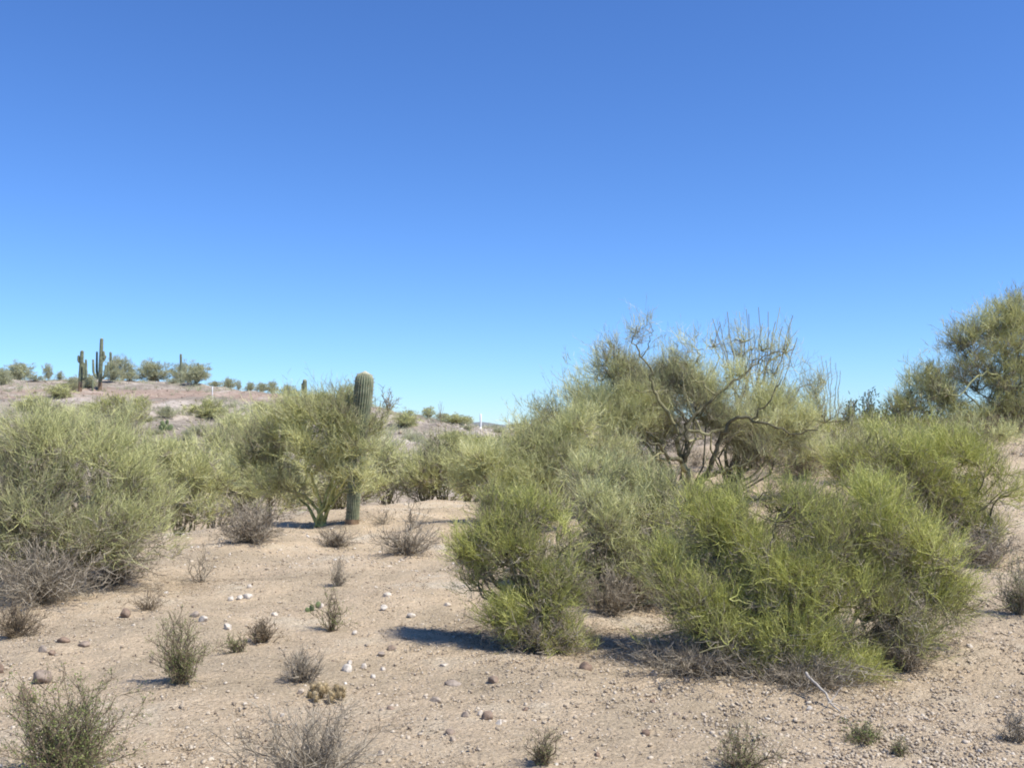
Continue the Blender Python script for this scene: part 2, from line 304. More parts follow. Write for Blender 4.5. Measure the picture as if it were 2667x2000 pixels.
def px_lobes(lb, d, base):
    """ellipses given by the size they have at distance d -> ellipsoids in metres"""
    out = []
    for l in lb:
        px, py, rx, ry = l[:4]; off = l[4] if len(l) > 4 else 0.0; dd = d+off; s = dd/F
        c = W(px, py, dd); rr = np.array([rx*s, (l[5] if len(l) > 5 else rx*s*.85), ry*s])
        out.append((c, rr))
    return out
LS = .66
def plant(name, label, cat, base, lobes, anchors, per, tl, tw, wood='bark', fol='pv', group=None, limbs=None, nl=8, lr=.03,
          upness=.75, out_=.5, rnd=.42, dead=0.0, dead_mat='dead', leafy=0.0, leaf_size=.012, leaf_mat=None, br=.006, tint0=0., tint1=1., gap=.12, wob=.16, floor=True, spread=.30):
    base = np.asarray(base, float); root = empty(name, base); tag(root, label, cat, group)
    big = lobes; lobes = []
    for c_, r_ in big:
        lobes.append((c_, r_*.95))
    for c_, r_ in big:       # break every bough into smaller upright sprays with gaps between
        for _ in range(5):
            u_ = rng.normal(size=3); u_ /= np.linalg.norm(u_); f_ = rng.uniform(.55, .95); q_ = rng.uniform(.24, .46)
            lobes.append((c_+u_*f_*r_*[1, 1, .9], np.array([r_[0], r_[1], r_[2]*1.35])*q_))
    tb = MB(); cb = MB()
    nodes = []; nrad = []
    def limb(P, r0, r1, k=6):
        P = np.asarray(P, float); n = len(P); R = np.linspace(r0, r1, n)*rng.uniform(.88, 1.15, n)
        tb.tubes(P, R, k=k, tint=float(rng.uniform(.25, 1)))
        nodes.append(P[1:]); nrad.append(R[1:])
    if limbs:
        for P, r0, r1 in limbs:
            P = np.asarray(P, float); t = np.linspace(0, 1, len(P)); tt = np.linspace(0, 1, len(P)*3-2)
            Pi = np.stack([np.interp(tt, t, P[:, k]) for k in range(3)], 1); Pi[1:-1] += rng.normal(size=Pi[1:-1].shape)*.026
            limb(Pi, r0*LS, r1*LS, 7)
    T_, C_, R_ = sample_lobes(lobes, nl) if nl else (np.zeros((0, 3)),)*3
    for i in range(nl):
        tgt = C_[i]+(T_[i]-C_[i])*.75
        if limbs and rng.random() < .75:
            N = np.concatenate(nodes); a = N[np.argmin(np.linalg.norm(N-tgt, axis=1)+rng.random(len(N))*.6)]; r0 = lr*.5
        else: a = base+np.array([*rng.normal(size=2)*.04, -.03]); r0 = lr*rng.uniform(.6, 1.1)
        c = curve(a, tgt, 9, rng.uniform(-.05, .22), wob)[0]; limb(c, r0, r0*.3, 5)
    N = np.concatenate(nodes); NR = np.concatenate(nrad)
    per = int(per*.95); tl = tl*.95; tw = tw*.78; rnd = rnd+.04
    A, AC, AR = sample_lobes(lobes, int(anchors*1.7)); sc_ = 1.5/np.median(AR[:, 0])
    gapf = np.sin(A[:, 0]*sc_+2*np.sin(A[:, 2]*sc_*.8))*np.sin(A[:, 2]*sc_*1.2+1.5*np.sin(A[:, 1]*sc_))+.6*np.sin(A[:, 0]*sc_*2.3+A[:, 2]*sc_*1.7)
    kp = np.where(gapf > np.quantile(gapf, gap)+rng.normal(size=len(A))*.35)[0][:anchors*2]
    kp = kp[:anchors] if len(kp) > anchors else kp; A = A[kp]; AC = AC[kp]; AR = AR[kp]; anchors = len(A)
    if floor: A[:, 2] = np.maximum(A[:, 2], H(A[:, 0], A[:, 1])+.03)
    # branchlets from the nearest wood to each clump of twigs
    D = np.linalg.norm(A[:, None, :]-N[None], axis=2) if len(A)*len(N) < 6e6 else None
    if D is None: near = np.array([np.argmin(np.linalg.norm(N-a, axis=1)+np.maximum(N[:, 2]-a[2], 0)) for a in A])
    else: near = np.argmin(D+np.maximum(N[None, :, 2]-A[:, None, 2], 0)*.8, axis=1)
    S0 = N[near]
    Bp = curve(S0, A, 5, .06, .22)
    isdead = np.clip((AC[:, 2]-A[:, 2])/AR[:, 2]*.5+.45, 0, 1)*dead*2 > rng.random(len(A))
    tg = np.clip(.5+.3*np.sin(A[:, 0]*sc_*.9+A[:, 2]*sc_)+.25*rng.normal(size=len(A)), 0, 1)
    mb_t = MB()
    tb.tubes(Bp[::2], np.linspace(br*1.5, br*.5, 5)[None], k=3, tint=tg[::2]); cb.tubes(Bp[1::2], np.linspace(br*1.2, br*.4, 5)[None], k=3, tint=tg[1::2])
    bd = unit(A-S0); outw = unit((A-AC)/AR)
    base_dir = unit(bd*.45+np.array([0, 0, 1.])*upness+outw*out_)
    for dflag in ((False, True) if dead else (False,)):
        sel = np.where(isdead == dflag)[0] if dead else np.arange(len(A))
        if not len(sel): continue
        k = np.repeat(sel, max(2, int(round(per/6.))) if not dflag else max(2, int(round(per/11.))))
        fr = rng.random(len(k))**.7
        seg = Bp[k]; t = 2+fr*1.999; i0 = t.astype(int); ff = (t-i0)[:, None]
        P0 = seg[np.arange(len(k)), i0]*(1-ff)+seg[np.arange(len(k)), i0+1]*ff
        P0 = P0+rng.normal(size=P0.shape)*tl*spread*.5
        up = (.35 if dflag else 1.)
        dirs = unit(base_dir[k]*[1, 1, up]+rng.normal(size=(len(k), 3))*rnd*(1.8 if dflag else 1))
        tin = np.clip(tg[k]*.75+rng.random(len(k))*.4-.05, 0, 1)*(tint1-tint0)+tint0
        LL = tl*rng.uniform(.6, 1.5, len(k))*np.where(rng.random(len(k)) < .05, rng.uniform(1.5, 2.4, len(k)), 1)
        dm = MB() if dflag else cb
        if dflag: tin = rng.random(len(k))
        P1 = twigs(dm, P0, dirs, LL, tw, bend=.3 if not dflag else .6, tint=tin)
        NF = 6                                  # every shoot forks into finer twigs
        kk = np.repeat(np.arange(len(k)), NF); f = np.tile(np.linspace(.15, .95, NF), len(k))[:, None]+rng.uniform(-.08, .08, (len(kk), 1)); f = np.clip(f, 0, 1)
        a_ = np.where(f < .5, P1[kk, 0]+(P1[kk, 1]-P1[kk, 0])*f*2, P1[kk, 1]+(P1[kk, 2]-P1[kk, 1])*(f*2-1))
        dd_ = unit(P1[kk, 2]-P1[kk, 0])
        d2 = unit(dd_+rng.normal(size=dd_.shape)*(.42 if not dflag else .65))
        PP = twigs(dm, a_, d2, tl*rng.uniform(.25, .75, len(kk)), tw*.72, bend=.3, tint=np.clip(tin[kk]+rng.normal(size=len(kk))*.12, 0, 1))
        if dflag: tag(dm.build('dead_twigs', M[dead_mat], root, loc=base), kind='stuff')
        elif leafy:
            m = rng.random(len(PP)) < leafy; q = PP[m]; f = rng.random((len(q), 1)); lp = q[:, 1]*(1-f)+q[:, 2]*f
            leaves(mb_t, lp, leaf_size)
    tb.build('trunk' if lr > .02 else 'stem', M[wood], root, loc=base, smooth=True)
    cb.build('crown' if lr > .02 else 'twigs', M[fol], root, loc=base)
    if leafy: mb_t.build('foliage', M[leaf_mat or 'leaf'], root, loc=base)
    return root

# ================================================================== palo verdes
PV = 'palo verdes along the wash'
# --- near left bush
b = G(160, 1530); d = b[1]
plant('palo_verde', 'large near palo verde bush cut by the left edge, grey dead twigs under it', 'tree', b,
      px_lobes([(-20, 1250, 190, 170, .3), (150, 1260, 190, 170, 0), (330, 1270, 120, 130, .5), (60, 1150, 130, 100, .4), (250, 1150, 90, 80, .6), (130, 1380, 250, 110, -.2), (400, 1260, 70, 90, .8), (180, 1450, 240, 75, -.2), (370, 1350, 85, 80, .3), (-60, 1420, 120, 90, -.2)], d, b),
      1100, 56, .25, .0042, nl=34, lr=.035, dead=.5, fol='pv', tint1=.72, group=PV, gap=.22)
# --- palo verde by the saguaro
b = G(835, 1372); d = b[1]
lm = [([b, W(838, 1330, d), W(850, 1295, d), W(880, 1240, d), W(905, 1190, d+.1), W(960, 1150, d+.2)], .07, .02),
      ([b, W(836, 1330, d), W(822, 1270, d), W(800, 1215, d-.2), W(775, 1180, d-.1), W(740, 1150, d)], .055, .018),
      ([W(838, 1335, d), W(826, 1300, d-.1), W(800, 1260, d-.3), W(780, 1200, d-.4), W(730, 1188, d-.5)], .045, .015),
      ([W(840, 1330, d), W(860, 1260, d+.1), W(862, 1200, d+.2), W(868, 1140, d+.3), W(860, 1080, d+.3)], .05, .014),
      ([W(842, 1330, d), W(880, 1290, d-.2), W(905, 1250, d-.2), W(915, 1200, d-.4), W(945, 1170, d-.5)], .04, .014)]
plant('palo_verde', 'palo verde with bright yellow green forked trunks beside the tall single saguaro', 'tree', b,
      px_lobes([(820, 1120, 120, 90, 0), (720, 1150, 100, 85, .2), (880, 1080, 80, 70, .4), (930, 1130, 70, 75, .2, .5), (870, 1100, 70, 60, -.1, .5), (905, 1085, 50, 45, -.1, .4), (915, 1150, 45, 45, -.2, .4), (900, 1240, 60, 45, -.2, .4), (932, 1105, 38, 50, -.5, .4), (925, 1165, 48, 36, -.5, .4), (935, 1250, 30, 45, -.5, .3), (660, 1200, 85, 70, .4), (760, 1080, 80, 50, .6), (860, 1200, 110, 55, -.1), (740, 1270, 90, 50, .1)], d, b),
      1250, 34, .26, .0054, limbs=lm, nl=26, lr=.045, wood='bark_yellow', dead=.10, fol='pv', group=PV)
# --- the big palo verde right of the middle
b = G(1782, 1345); d = b[1]
def L_(pts, o0, o1): return [W(x, y, d+o0+(o1-o0)*i/max(1, len(pts)-1)) for i, (x, y) in enumerate(pts)]
lm = [([b]+L_([(1784, 1335), (1801, 1295), (1820, 1262), (1837, 1239)], 0, .1), .16, .12),
      (L_([(1837, 1239), (1855, 1236), (1874, 1230), (1900, 1222), (1950, 1200), (1990, 1180)], .1, -.3), .10, .03),
      ([b]+L_([(1806, 1310), (1800, 1265), (1791, 1227), (1777, 1205)], 0, -.1), .15, .10),
      (L_([(1777, 1205), (1760, 1196), (1729, 1181), (1715, 1160), (1688, 1148)], -.1, -1.1), .08, .03),
      (L_([(1760, 1196), (1730, 1195), (1700, 1198), (1678, 1208), (1657, 1203), (1640, 1227)], -.3, -1.3), .055, .02),
      (L_([(1729, 1181), (1700, 1190), (1680, 1206), (1673, 1234)], -.7, -1.5), .03, .012),
      (L_([(1777, 1205), (1789, 1186), (1794, 1150), (1789, 1119), (1787, 1099), (1772, 1075), (1750, 1040)], -.1, -.4), .085, .025),
      (L_([(1777, 1205), (1766, 1170), (1768, 1131), (1753, 1099), (1727, 1058), (1700, 1017), (1695, 986), (1697, 969), (1670, 927), (1651, 892), (1658, 850)], -.1, -.5), .085, .014),
      (L_([(1672, 930), (1690, 905), (1694, 880), (1702, 862)], -.5, -.5), .02, .008),
      (L_([(1700, 1019), (1675, 1022), (1660, 1016), (1648, 1024)], -.5, -.9), .02, .007),
      (L_([(1789, 1119), (1833, 1131), (1862, 1122), (1886, 1119)], -.2, -.5), .05, .03),
      (L_([(1837, 1239), (1865, 1170), (1880, 1130), (1905, 1095), (1929, 1087), (1958, 1092), (1997, 1107), (2060, 1130), (2130, 1120)], 0, -.9), .09, .02),
      (L_([(1789, 1114), (1820, 1070), (1863, 1028), (1900, 1000), (1927, 984), (1958, 952), (1993, 930), (2030, 915)], -.1, .3), .06, .014),
      (L_([(1863, 1028), (1830, 1000), (1800, 980), (1806, 960), (1820, 930)], -.1, .2), .035, .01),
      (L_([(1958, 1092), (1990, 1060), (2020, 1010), (2040, 980)], -.6, -.8), .035, .01),
      (L_([(1794, 1150), (1830, 1140), (1790, 1040), (1778, 990), (1800, 940)], -.3, .5), .04, .012),
      ([b]+L_([(1770, 1310), (1762, 1295), (1745, 1285)], 0, -.6), .06, .02),
      (L_([(1837, 1250), (1870, 1262), (1910, 1260), (1940, 1270)], 0, -.5), .03, .01)]
plant('palo_verde', 'large spreading palo verde with thick dark crooked limbs, tallest right of centre', 'tree', b,
      px_lobes([(1560, 1020, 80, 75, 1.0), (1575, 960, 40, 62, .7), (1612, 935, 40, 55, .5), (1665, 880, 28, 52, -.3), (1500, 1060, 90, 55, .9), (1700, 1010, 100, 75, .9), (1770, 925, 42, 62, .6), (1812, 905, 30, 48, .6), (1735, 930, 30, 40, .4), (1870, 1010, 90, 60, .8),
                (1850, 1070, 130, 55, .9), (1620, 1100, 130, 80, .7), (2020, 1085, 130, 55, .6), (2150, 1110, 110, 50, .3), (1740, 1110, 120, 60, 1.2), (1970, 1150, 150, 60, 1.0), (2110, 1020, 40, 75, .7), (1590, 1190, 110, 60, -.3), (2040, 1020, 40, 60, .5),
                (1930, 1040, 80, 45, .8), (2210, 1170, 110, 50, .2), (1650, 1230, 90, 50, .3), (2070, 1190, 120, 45, .2), (1530, 1140, 100, 60, .4), (1640, 1000, 90, 90, .9), (1760, 1000, 90, 80, .9), (1690, 1060, 120, 70, .4, .5), (1820, 1040, 90, 60, .3, .5), (1900, 1110, 100, 45, .3, .5), (1590, 1090, 100, 70, .3)], d, b),
      3700, 30, .33, .0054, limbs=lm, nl=60, lr=.042, dead=.25, fol='pvh', wood='bark', group=PV, floor=True, gap=.36, upness=.95)
b = G(1900, 1300); d = b[1]+1.6
plant('palo_verde', 'thin feathery palo verde top mixing with the tall ocotillo behind the large crooked tree', 'tree', b,
      px_lobes([(1870, 890, 38, 60), (1950, 900, 60, 65, .2), (2030, 920, 48, 60, .1), (1905, 950, 50, 50), (1990, 980, 50, 40), (2120, 990, 30, 60), (1960, 1050, 120, 40)], d, b),
      330, 16, .34, .0055, nl=26, lr=.03, dead=.3, fol='pvh', group=PV, gap=.2, upness=1.0, br=.009)
# palo verde behind and left of it
b = GD(1490, 29); d = b[1]
plant('palo_verde', 'rounded palo verde behind the left side of the large crooked tree, sloping leftward', 'tree', b,
      px_lobes([(1500, 1050, 110, 80), (1400, 1110, 110, 60), (1580, 980, 90, 70), (1350, 1160, 70, 42), (1560, 1110, 120, 80)], d, b),
      420, 34, .30, .008, nl=16, lr=.045, dead=.1, fol='pv', group=PV)
# thickets left of the large tree
b = GD(1350, 19.5); d = b[1]
plant('palo_verde', 'broad yellow green palo verde thicket at the centre, right of the sandy crest', 'tree', b,
      px_lobes([(1330, 1215, 130, 68), (1240, 1210, 90, 48, .5), (1420, 1170, 90, 70, .2), (1380, 1270, 130, 60, -.3), (1470, 1220, 80, 80), (1270, 1240, 90, 55), (1500, 1120, 60, 60, .6)], d, b),
      1200, 40, .25, .0056, nl=26, lr=.035, dead=.16, fol='pv', group=PV, tint0=.1)
b = G(1620, 1585); d = b[1]+.4
plant('palo_verde', 'palo verde bush with a dark hollow beneath, between the nearest green bushes', 'tree', b,
      px_lobes([(1590, 1370, 120, 100), (1700, 1340, 95, 100, .4), (1600, 1490, 130, 90, -.1), (1520, 1340, 80, 90, .6), (1700, 1460, 100, 80, .2), (1640, 1260, 110, 60, .8), (1780, 1420, 70, 70, .5), (1510, 1440, 70, 80, .5), (1540, 1250, 80, 60, .9), (1540, 1490, 100, 95, 0), (1680, 1530, 110, 80, -.3), (1600, 1570, 140, 40, -.2), (1750, 1500, 80, 70, .1)], d, b),
      1600, 44, .20, .0036, nl=44, lr=.024, dead=.6, fol='pv', group=PV, gap=.25)
# --- nearest bushes
b = G(1440, 1695); d = b[1]
plant('palo_verde', 'bright green bush with small leaves, nearest bush left of the bare shadow streaks', 'tree', b,
      px_lobes([(1330, 1430, 120, 100, .2), (1420, 1480, 110, 110), (1240, 1430, 80, 70, .4), (1360, 1345, 95, 60, .4), (1430, 1600, 100, 95, -.1), (1350, 1600, 100, 80, .1), (1270, 1350, 60, 45, .5), (1210, 1490, 70, 75, .3), (1420, 1670, 110, 40, -.1), (1460, 1400, 60, 80, .3)], d, b),
      1150, 42, .16, .0028, nl=44, lr=.022, dead=.45, fol='pvg', leafy=.22, leaf_size=.008, group=PV, br=.005, gap=.3)
b = G(2030, 1765); d = b[1]+.4
lm = [([b, W(1990, 1700, d), W(2000, 1650, d), W(1960, 1590, d-.1), W(1900, 1560, d-.3)], .026, .01),
      ([b, W(2060, 1700, d), W(2110, 1640, d-.1), W(2180, 1590, d-.2), W(2260, 1560, d-.3)], .026, .01),
      ([b, W(2030, 1690, d), W(2020, 1600, d), W(2000, 1500, d), W(1990, 1420, d)], .026, .01),
      ([b, W(1960, 1720, d-.3), W(1900, 1690, d-.5), W(1820, 1700, d-.7)], .02, .007),
      ([b, W(2140, 1700, d-.2), W(2240, 1660, d-.4), W(2330, 1650, d-.5)], .02, .007)]
plant('palo_verde', 'widest and nearest bright green palo verde bush at lower right, twigs reaching the gravel', 'tree', b,
      px_lobes([(2000, 1440, 200, 140, .3), (2200, 1400, 180, 140, .5), (1870, 1410, 130, 100, .5), (2080, 1560, 220, 120), (2330, 1470, 160, 120, .3), (1790, 1570, 120, 65, 0), (1870, 1650, 140, 80, -.1), (2060, 1690, 170, 75, -.15),
                (2270, 1600, 150, 90, .1), (2430, 1480, 90, 95, .4), (1730, 1590, 70, 40, .1), (2080, 1320, 140, 65, .7), (1840, 1330, 90, 60, .7), (1800, 1700, 120, 55, 0), (1950, 1740, 150, 45, -.1), (2220, 1700, 140, 65, 0), (2420, 1600, 90, 80, .3),
                (2260, 1300, 110, 60, .6), (1960, 1300, 60, 45, .8), (2330, 1690, 120, 60, 0), (1740, 1650, 110, 60, .1), (2110, 1740, 160, 35, -.25), (1760, 1500, 90, 70, .3), (2480, 1560, 70, 60, .4)], d, b),
      3200, 44, .18, .0029, limbs=lm, nl=80, lr=.024, dead=.42, fol='pvg', group=PV, br=.005, gap=.34)
b = G(2430, 1450); d = b[1]
plant('palo_verde', 'palo verde bush behind the widest near bush, its branches leaning out to the right edge', 'tree', b,
      px_lobes([(2330, 1230, 140, 95, 0), (2440, 1250, 130, 95), (2570, 1290, 100, 55, -.2), (2430, 1360, 150, 75, -.1), (2290, 1160, 70, 75, .5), (2500, 1180, 90, 60, .5), (2610, 1230, 70, 50), (2540, 1380, 90, 50), (2200, 1240, 60, 60, .3)], d, b),
      1050, 38, .24, .0046, nl=34, lr=.026, dead=.36, fol='pvg', group=PV, gap=.2)
b = GD(2380, 24); d = b[1]
plant('palo_verde', 'low palo verde with upright green sprays below the large tree at the right edge', 'tree', b,
      px_lobes([(2330, 1170, 100, 55), (2470, 1160, 110, 60), (2580, 1150, 80, 60), (2210, 1200, 80, 45)], d, b),
      300, 32, .28, .007, nl=12, lr=.03, dead=.15, fol='pv', upness=1.1, group=PV)
# --- tree at the right edge
b = GD(2610, 33); d = b[1]
lm = [([b, W(2600, 1100, d), W(2560, 1070, d-.2), W(2520, 1030, d-.5)], .12, .03), ([b, W(2640, 1090, d), W(2660, 1020, d), W(2670, 950, d)], .12, .04),
      ([W(2600, 1100, d), W(2590, 1040, d-.3), W(2610, 980, d-.4), W(2570, 970, d-.7), W(2540, 985, d-1), W(2500, 1030, d-1.2)], .06, .03)]
plant('palo_verde', 'tall dense palo verde on the right skyline, cut by the right edge of the photo', 'tree', b,
      px_lobes([(2600, 880, 110, 80), (2500, 920, 80, 60), (2440, 970, 60, 55), (2660, 850, 90, 80, .4), (2580, 990, 120, 75, .2), (2450, 1050, 80, 45), (2700, 970, 110, 110, .3), (2620, 1080, 120, 50), (2590, 815, 50, 40), (2700, 1090, 120, 50), (2395, 1010, 50, 40), (2530, 860, 45, 45), (2390, 1080, 60, 35), (2660, 800, 40, 35), (2370, 1050, 55, 45), (2430, 1000, 70, 60), (2480, 1060, 80, 50), (2540, 1100, 120, 35)], d, b),
      2300, 34, .34, .0085, limbs=lm, nl=32, lr=.05, dead=.3, fol='pv', wood='bark_dark', group=PV)
# --- wash thicket behind the sandy crest, left to centre
for (px, dd, lab, lb, na) in [
    (560, 27, 'low dense palo verde behind the left end of the sandy crest, dark beneath', [(560, 1200, 110, 80), (490, 1240, 80, 60), (640, 1180, 90, 70), (600, 1290, 120, 50)], 380),
    (430, 33, 'yellow green palo verde right of the large bush at the left edge', [(430, 1200, 90, 55), (340, 1180, 90, 60), (480, 1240, 60, 60)], 300),
    (620, 36, 'pale yellow green palo verde left of and behind the forked one by the saguaro', [(600, 1120, 90, 50), (680, 1100, 90, 50), (530, 1150, 70, 45), (740, 1130, 60, 50)], 320),
    (260, 38, 'palo verde rising behind the middle of the left edge bush', [(260, 1130, 90, 50), (180, 1110, 70, 40), (320, 1100, 60, 55)], 300),
    (60, 40, 'palo verde behind the left edge bush, nearest the left edge', [(50, 1130, 80, 55), (-30, 1110, 80, 55), (120, 1100, 50, 45)], 280),
    (1020, 31, 'pale palo verde directly right of the saguaro with pale slanting limbs', [(1010, 1200, 65, 75), (960, 1230, 60, 70), (1040, 1260, 70, 40)], 320),
    (480, 23, 'dense low palo verde on the sand rim right of the left edge bush', [(450, 1270, 90, 80), (530, 1260, 90, 70), (400, 1210, 70, 60), (500, 1330, 100, 45)], 400),
    (700, 25, 'low palo verde with shaded underside hiding behind the purplish grey shrub', [(690, 1290, 110, 60), (620, 1260, 70, 60), (770, 1270, 60, 60), (700, 1220, 80, 50)], 380),
    (880, 27, 'palo verde filling the space directly behind the foot of the saguaro', [(880, 1230, 80, 70), (960, 1270, 60, 50), (870, 1290, 90, 40)], 260),
    (1160, 28, 'low palo verde with a shaded foot at the right end of the sandy crest', [(1150, 1240, 70, 45), (1220, 1270, 80, 35), (1110, 1230, 60, 50)], 260),
    (1440, 24, 'shaded palo verde directly left of the large crooked tree trunk', [(1500, 1200, 120, 70), (1600, 1230, 110, 65), (1450, 1150, 80, 60), (1690, 1260, 60, 50)], 480),
    (2250, 28, 'long low palo verde along the top of the right hand bank', [(2250, 1130, 120, 35), (2120, 1150, 100, 40), (2380, 1130, 90, 35)], 260),
    (1110, 29, 'shady palo verde with bare inner trunks between saguaro and centre thicket', [(1110, 1210, 70, 50), (1090, 1270, 80, 40), (1160, 1190, 55, 45)], 260),
    (1210, 30, 'bright palo verde left of the centre thicket with slanting pale limbs', [(1210, 1205, 80, 50), (1290, 1185, 70, 45), (1230, 1240, 80, 45), (1390, 1145, 55, 35)], 360),
    (160, 52, 'yellow green palo verde low on the far slope above the left edge bush', [(160, 1085, 60, 30), (220, 1100, 45, 30), (110, 1110, 50, 30)], 170),
    (330, 56, 'palo verde low on the far slope with a pale leaning branch', [(300, 1065, 60, 35), (360, 1080, 40, 30)], 160)]:
    b = GD(px, dd); s = dd/F
    vi = int(px) % 4
    plant('palo_verde', lab, 'tree', b, px_lobes(lb, dd, b), int(na*1.35), 28, [.30, .26, .34, .28][vi], .0085 if dd < 45 else .013, nl=18, lr=.03, dead=[.35, .2, .5, .3][vi], fol=['pv', 'pvg', 'pvh', 'pv'][(int(px)//10) % 4], group=PV, gap=[.12, .3, .2, .25][vi], upness=[.75, .5, 1., .8][vi])

# ================================================================== cacti
def saguaro(name, label, stems, group=None, ribs=20, base_cork=.25):
    """stems: list of (points, radii); the first is the trunk, the others its arms"""
    base = np.asarray(stems[0][0][0], float); root = empty(name, base); tag(root, label, 'cactus', group)
    for si, (P, R) in enumerate(stems):
        P = np.asarray(P, float); R = np.asarray(R, float)
        seg = np.concatenate([[0], np.cumsum(np.linalg.norm(np.diff(P, axis=0), axis=1))]); n = max(14, int(seg[-1]/.07)); n = min(n, 90)
        t = np.linspace(0, 1, n); tl_ = t*seg[-1]
        def cat(v):
            out = np.interp(tl_, seg, v); ker = np.array([1, 2, 3, 2, 1])/9.; p = np.pad(out, 2, mode='reflect', reflect_type='odd'); return np.convolve(p, ker, 'valid')
        Pi = np.stack([cat(P[:, k]) for k in range(3)], 1); Ri = np.interp(tl_, seg, R)
        capL = R[-1]*1.15; dtop = seg[-1]-tl_; m = dtop < capL; Ri[m] *= np.sqrt(np.clip(1-((capL-dtop[m])/capL)**2, .0, 1))*.97+.03
        # finer rings in the dome
        T = unit(np.gradient(Pi, axis=0)); ref = np.array([0., 1., 0.]) if abs(T[0][1]) < .8 else np.array([1., 0, 0]); Nn = unit(np.cross(T, ref)); Bn = np.cross(T, Nn)
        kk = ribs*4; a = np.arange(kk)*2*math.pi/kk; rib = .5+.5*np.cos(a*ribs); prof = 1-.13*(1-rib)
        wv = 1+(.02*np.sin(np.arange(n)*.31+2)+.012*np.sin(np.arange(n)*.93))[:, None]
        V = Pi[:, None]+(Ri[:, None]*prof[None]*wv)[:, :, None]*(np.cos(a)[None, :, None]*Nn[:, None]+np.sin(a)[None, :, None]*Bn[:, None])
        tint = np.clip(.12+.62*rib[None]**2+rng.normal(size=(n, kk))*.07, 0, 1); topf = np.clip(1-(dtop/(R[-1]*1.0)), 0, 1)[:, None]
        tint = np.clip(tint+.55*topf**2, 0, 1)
        i = (np.arange(n-1)*kk)[:, None]; j = np.arange(kk)[None]; j2 = (np.arange(kk)+1)[None] % kk
        Qs = np.stack([i+j, i+j2, i+kk+j2, i+kk+j], -1).reshape(-1, 4)
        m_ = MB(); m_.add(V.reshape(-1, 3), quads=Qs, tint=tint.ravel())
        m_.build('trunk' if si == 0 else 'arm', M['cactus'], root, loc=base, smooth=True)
        if si == 0 and R.mean() > .12:     # rows of spines along the ribs
            sp = MB(); zi = np.arange(2, n-1); AA, ZZ = np.meshgrid(np.arange(ribs)*4, zi); AA = AA.ravel(); ZZ = ZZ.ravel()
            P0 = V[ZZ, AA]; o_ = unit(P0-Pi[ZZ]); k = np.repeat(np.arange(len(P0)), 5)
            dr = unit(o_[k]+rng.normal(size=(len(k), 3))*.75)
            twigs(sp, P0[k], dr, .04, .0012, npts=2, tint=rng.uniform(.5, 1, len(k)))
            sp.build('spines', M['cholla'], root, loc=base)
    if base_cork:
        P = np.asarray(stems[0][0], float); R = stems[0][1][0]*1.07; hgt = base_cork
        m_ = MB(); ax = unit(P[1]-P[0]); tt = np.linspace(-.1, hgt, 8)
        pts = P[0]+ax*tt[:, None]; m_.tubes(pts, R*np.array([1.12, 1.05, 1.02, 1.0, 1.0, 1.01, 1.0, .985]), k=20, tint=.6)
        m_.build('corky_base', M['cork'], root, loc=base, smooth=True)
    return root
b = G(916, 1362); d = b[1]
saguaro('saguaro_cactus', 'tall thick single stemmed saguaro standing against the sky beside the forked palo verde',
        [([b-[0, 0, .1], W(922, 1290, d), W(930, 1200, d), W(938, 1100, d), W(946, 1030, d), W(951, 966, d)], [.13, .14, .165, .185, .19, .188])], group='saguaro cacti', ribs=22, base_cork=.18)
def far_sag(label, bpx, bpy_, tip, arms, r, dd=None, cork=.9):
    b = G(bpx, bpy_) if dd is None else GD(bpx, dd); d = b[1]
    st = [([b-[0, 0, .1], b*.6+W(tip[0], tip[1], d)*.4, W(tip[0], tip[1], d)], [r*.75, r*.9, r*.7])]
    for a in arms: st.append(([W(x, y, d+o) for x, y, o in a], [r*.4]+[r*.52]*(len(a)-2)+[r*.42]))
    saguaro('saguaro_cactus', label, st, group='saguaro cacti', ribs=12, base_cork=cork)
far_sag('hilltop saguaro with brown corky base and short arms, left of the tallest one', 208, 1019, (214, 912),
        [[(212, 945, 0), (205, 942, 0), (204.5, 936, 0), (204.5, 925, 0)], [(212, 985, 0), (218, 982, .3), (218.5, 970, .3), (218, 943, .3)], [(212, 990, 0), (222, 986, -.3), (224.5, 975, -.3), (224, 935, -.3)]], .20)
far_sag('tallest hilltop saguaro with upturned arms like a candelabra', 260, 1018, (265, 880),
        [[(260, 986, 0), (250, 982, 0), (243.5, 970, 0), (242.5, 935, 0)], [(260, 984, 0), (254, 978, .4), (252, 965, .4), (252.5, 915, .4)], [(262, 985, 0), (274, 980, 0), (280, 966, 0), (282.5, 942, 0)],
         [(262, 987, 0), (270, 984, -.4), (274, 972, -.4), (276, 950, -.4)], [(264, 935, 0), (269, 932, 0), (271, 926, 0), (270, 914, 0)], [(264, 945, 0), (271, 937, .2), (274, 930, .2), (275, 925, .2)]], .21)
far_sag('thin short saguaro stem between the two large hilltop saguaros', 241, 1017, (241.5, 987), [], .11, cork=0)
far_sag('thin saguaro rising from the leggy hilltop tree right of the candelabra saguaro', 289, 990, (288, 916), [], .17, dd=103, cork=0)
far_sag('small saguaro poking above the round hilltop shrubs', 471, 990, (471, 921), [], .16, dd=106, cork=0)
far_sag('two stemmed saguaro on the slope left of the large single saguaro', 793, 1075, (794, 987), [[(793, 1030, 0), (788.5, 1026, 0), (788, 1018, 0), (788, 997, 0)]], .22, dd=75, cork=0)
far_sag('tiny saguaro on the ridge just left of the large single saguaro', 887, 1040, (887, 1011), [], .12, dd=96, cork=0)

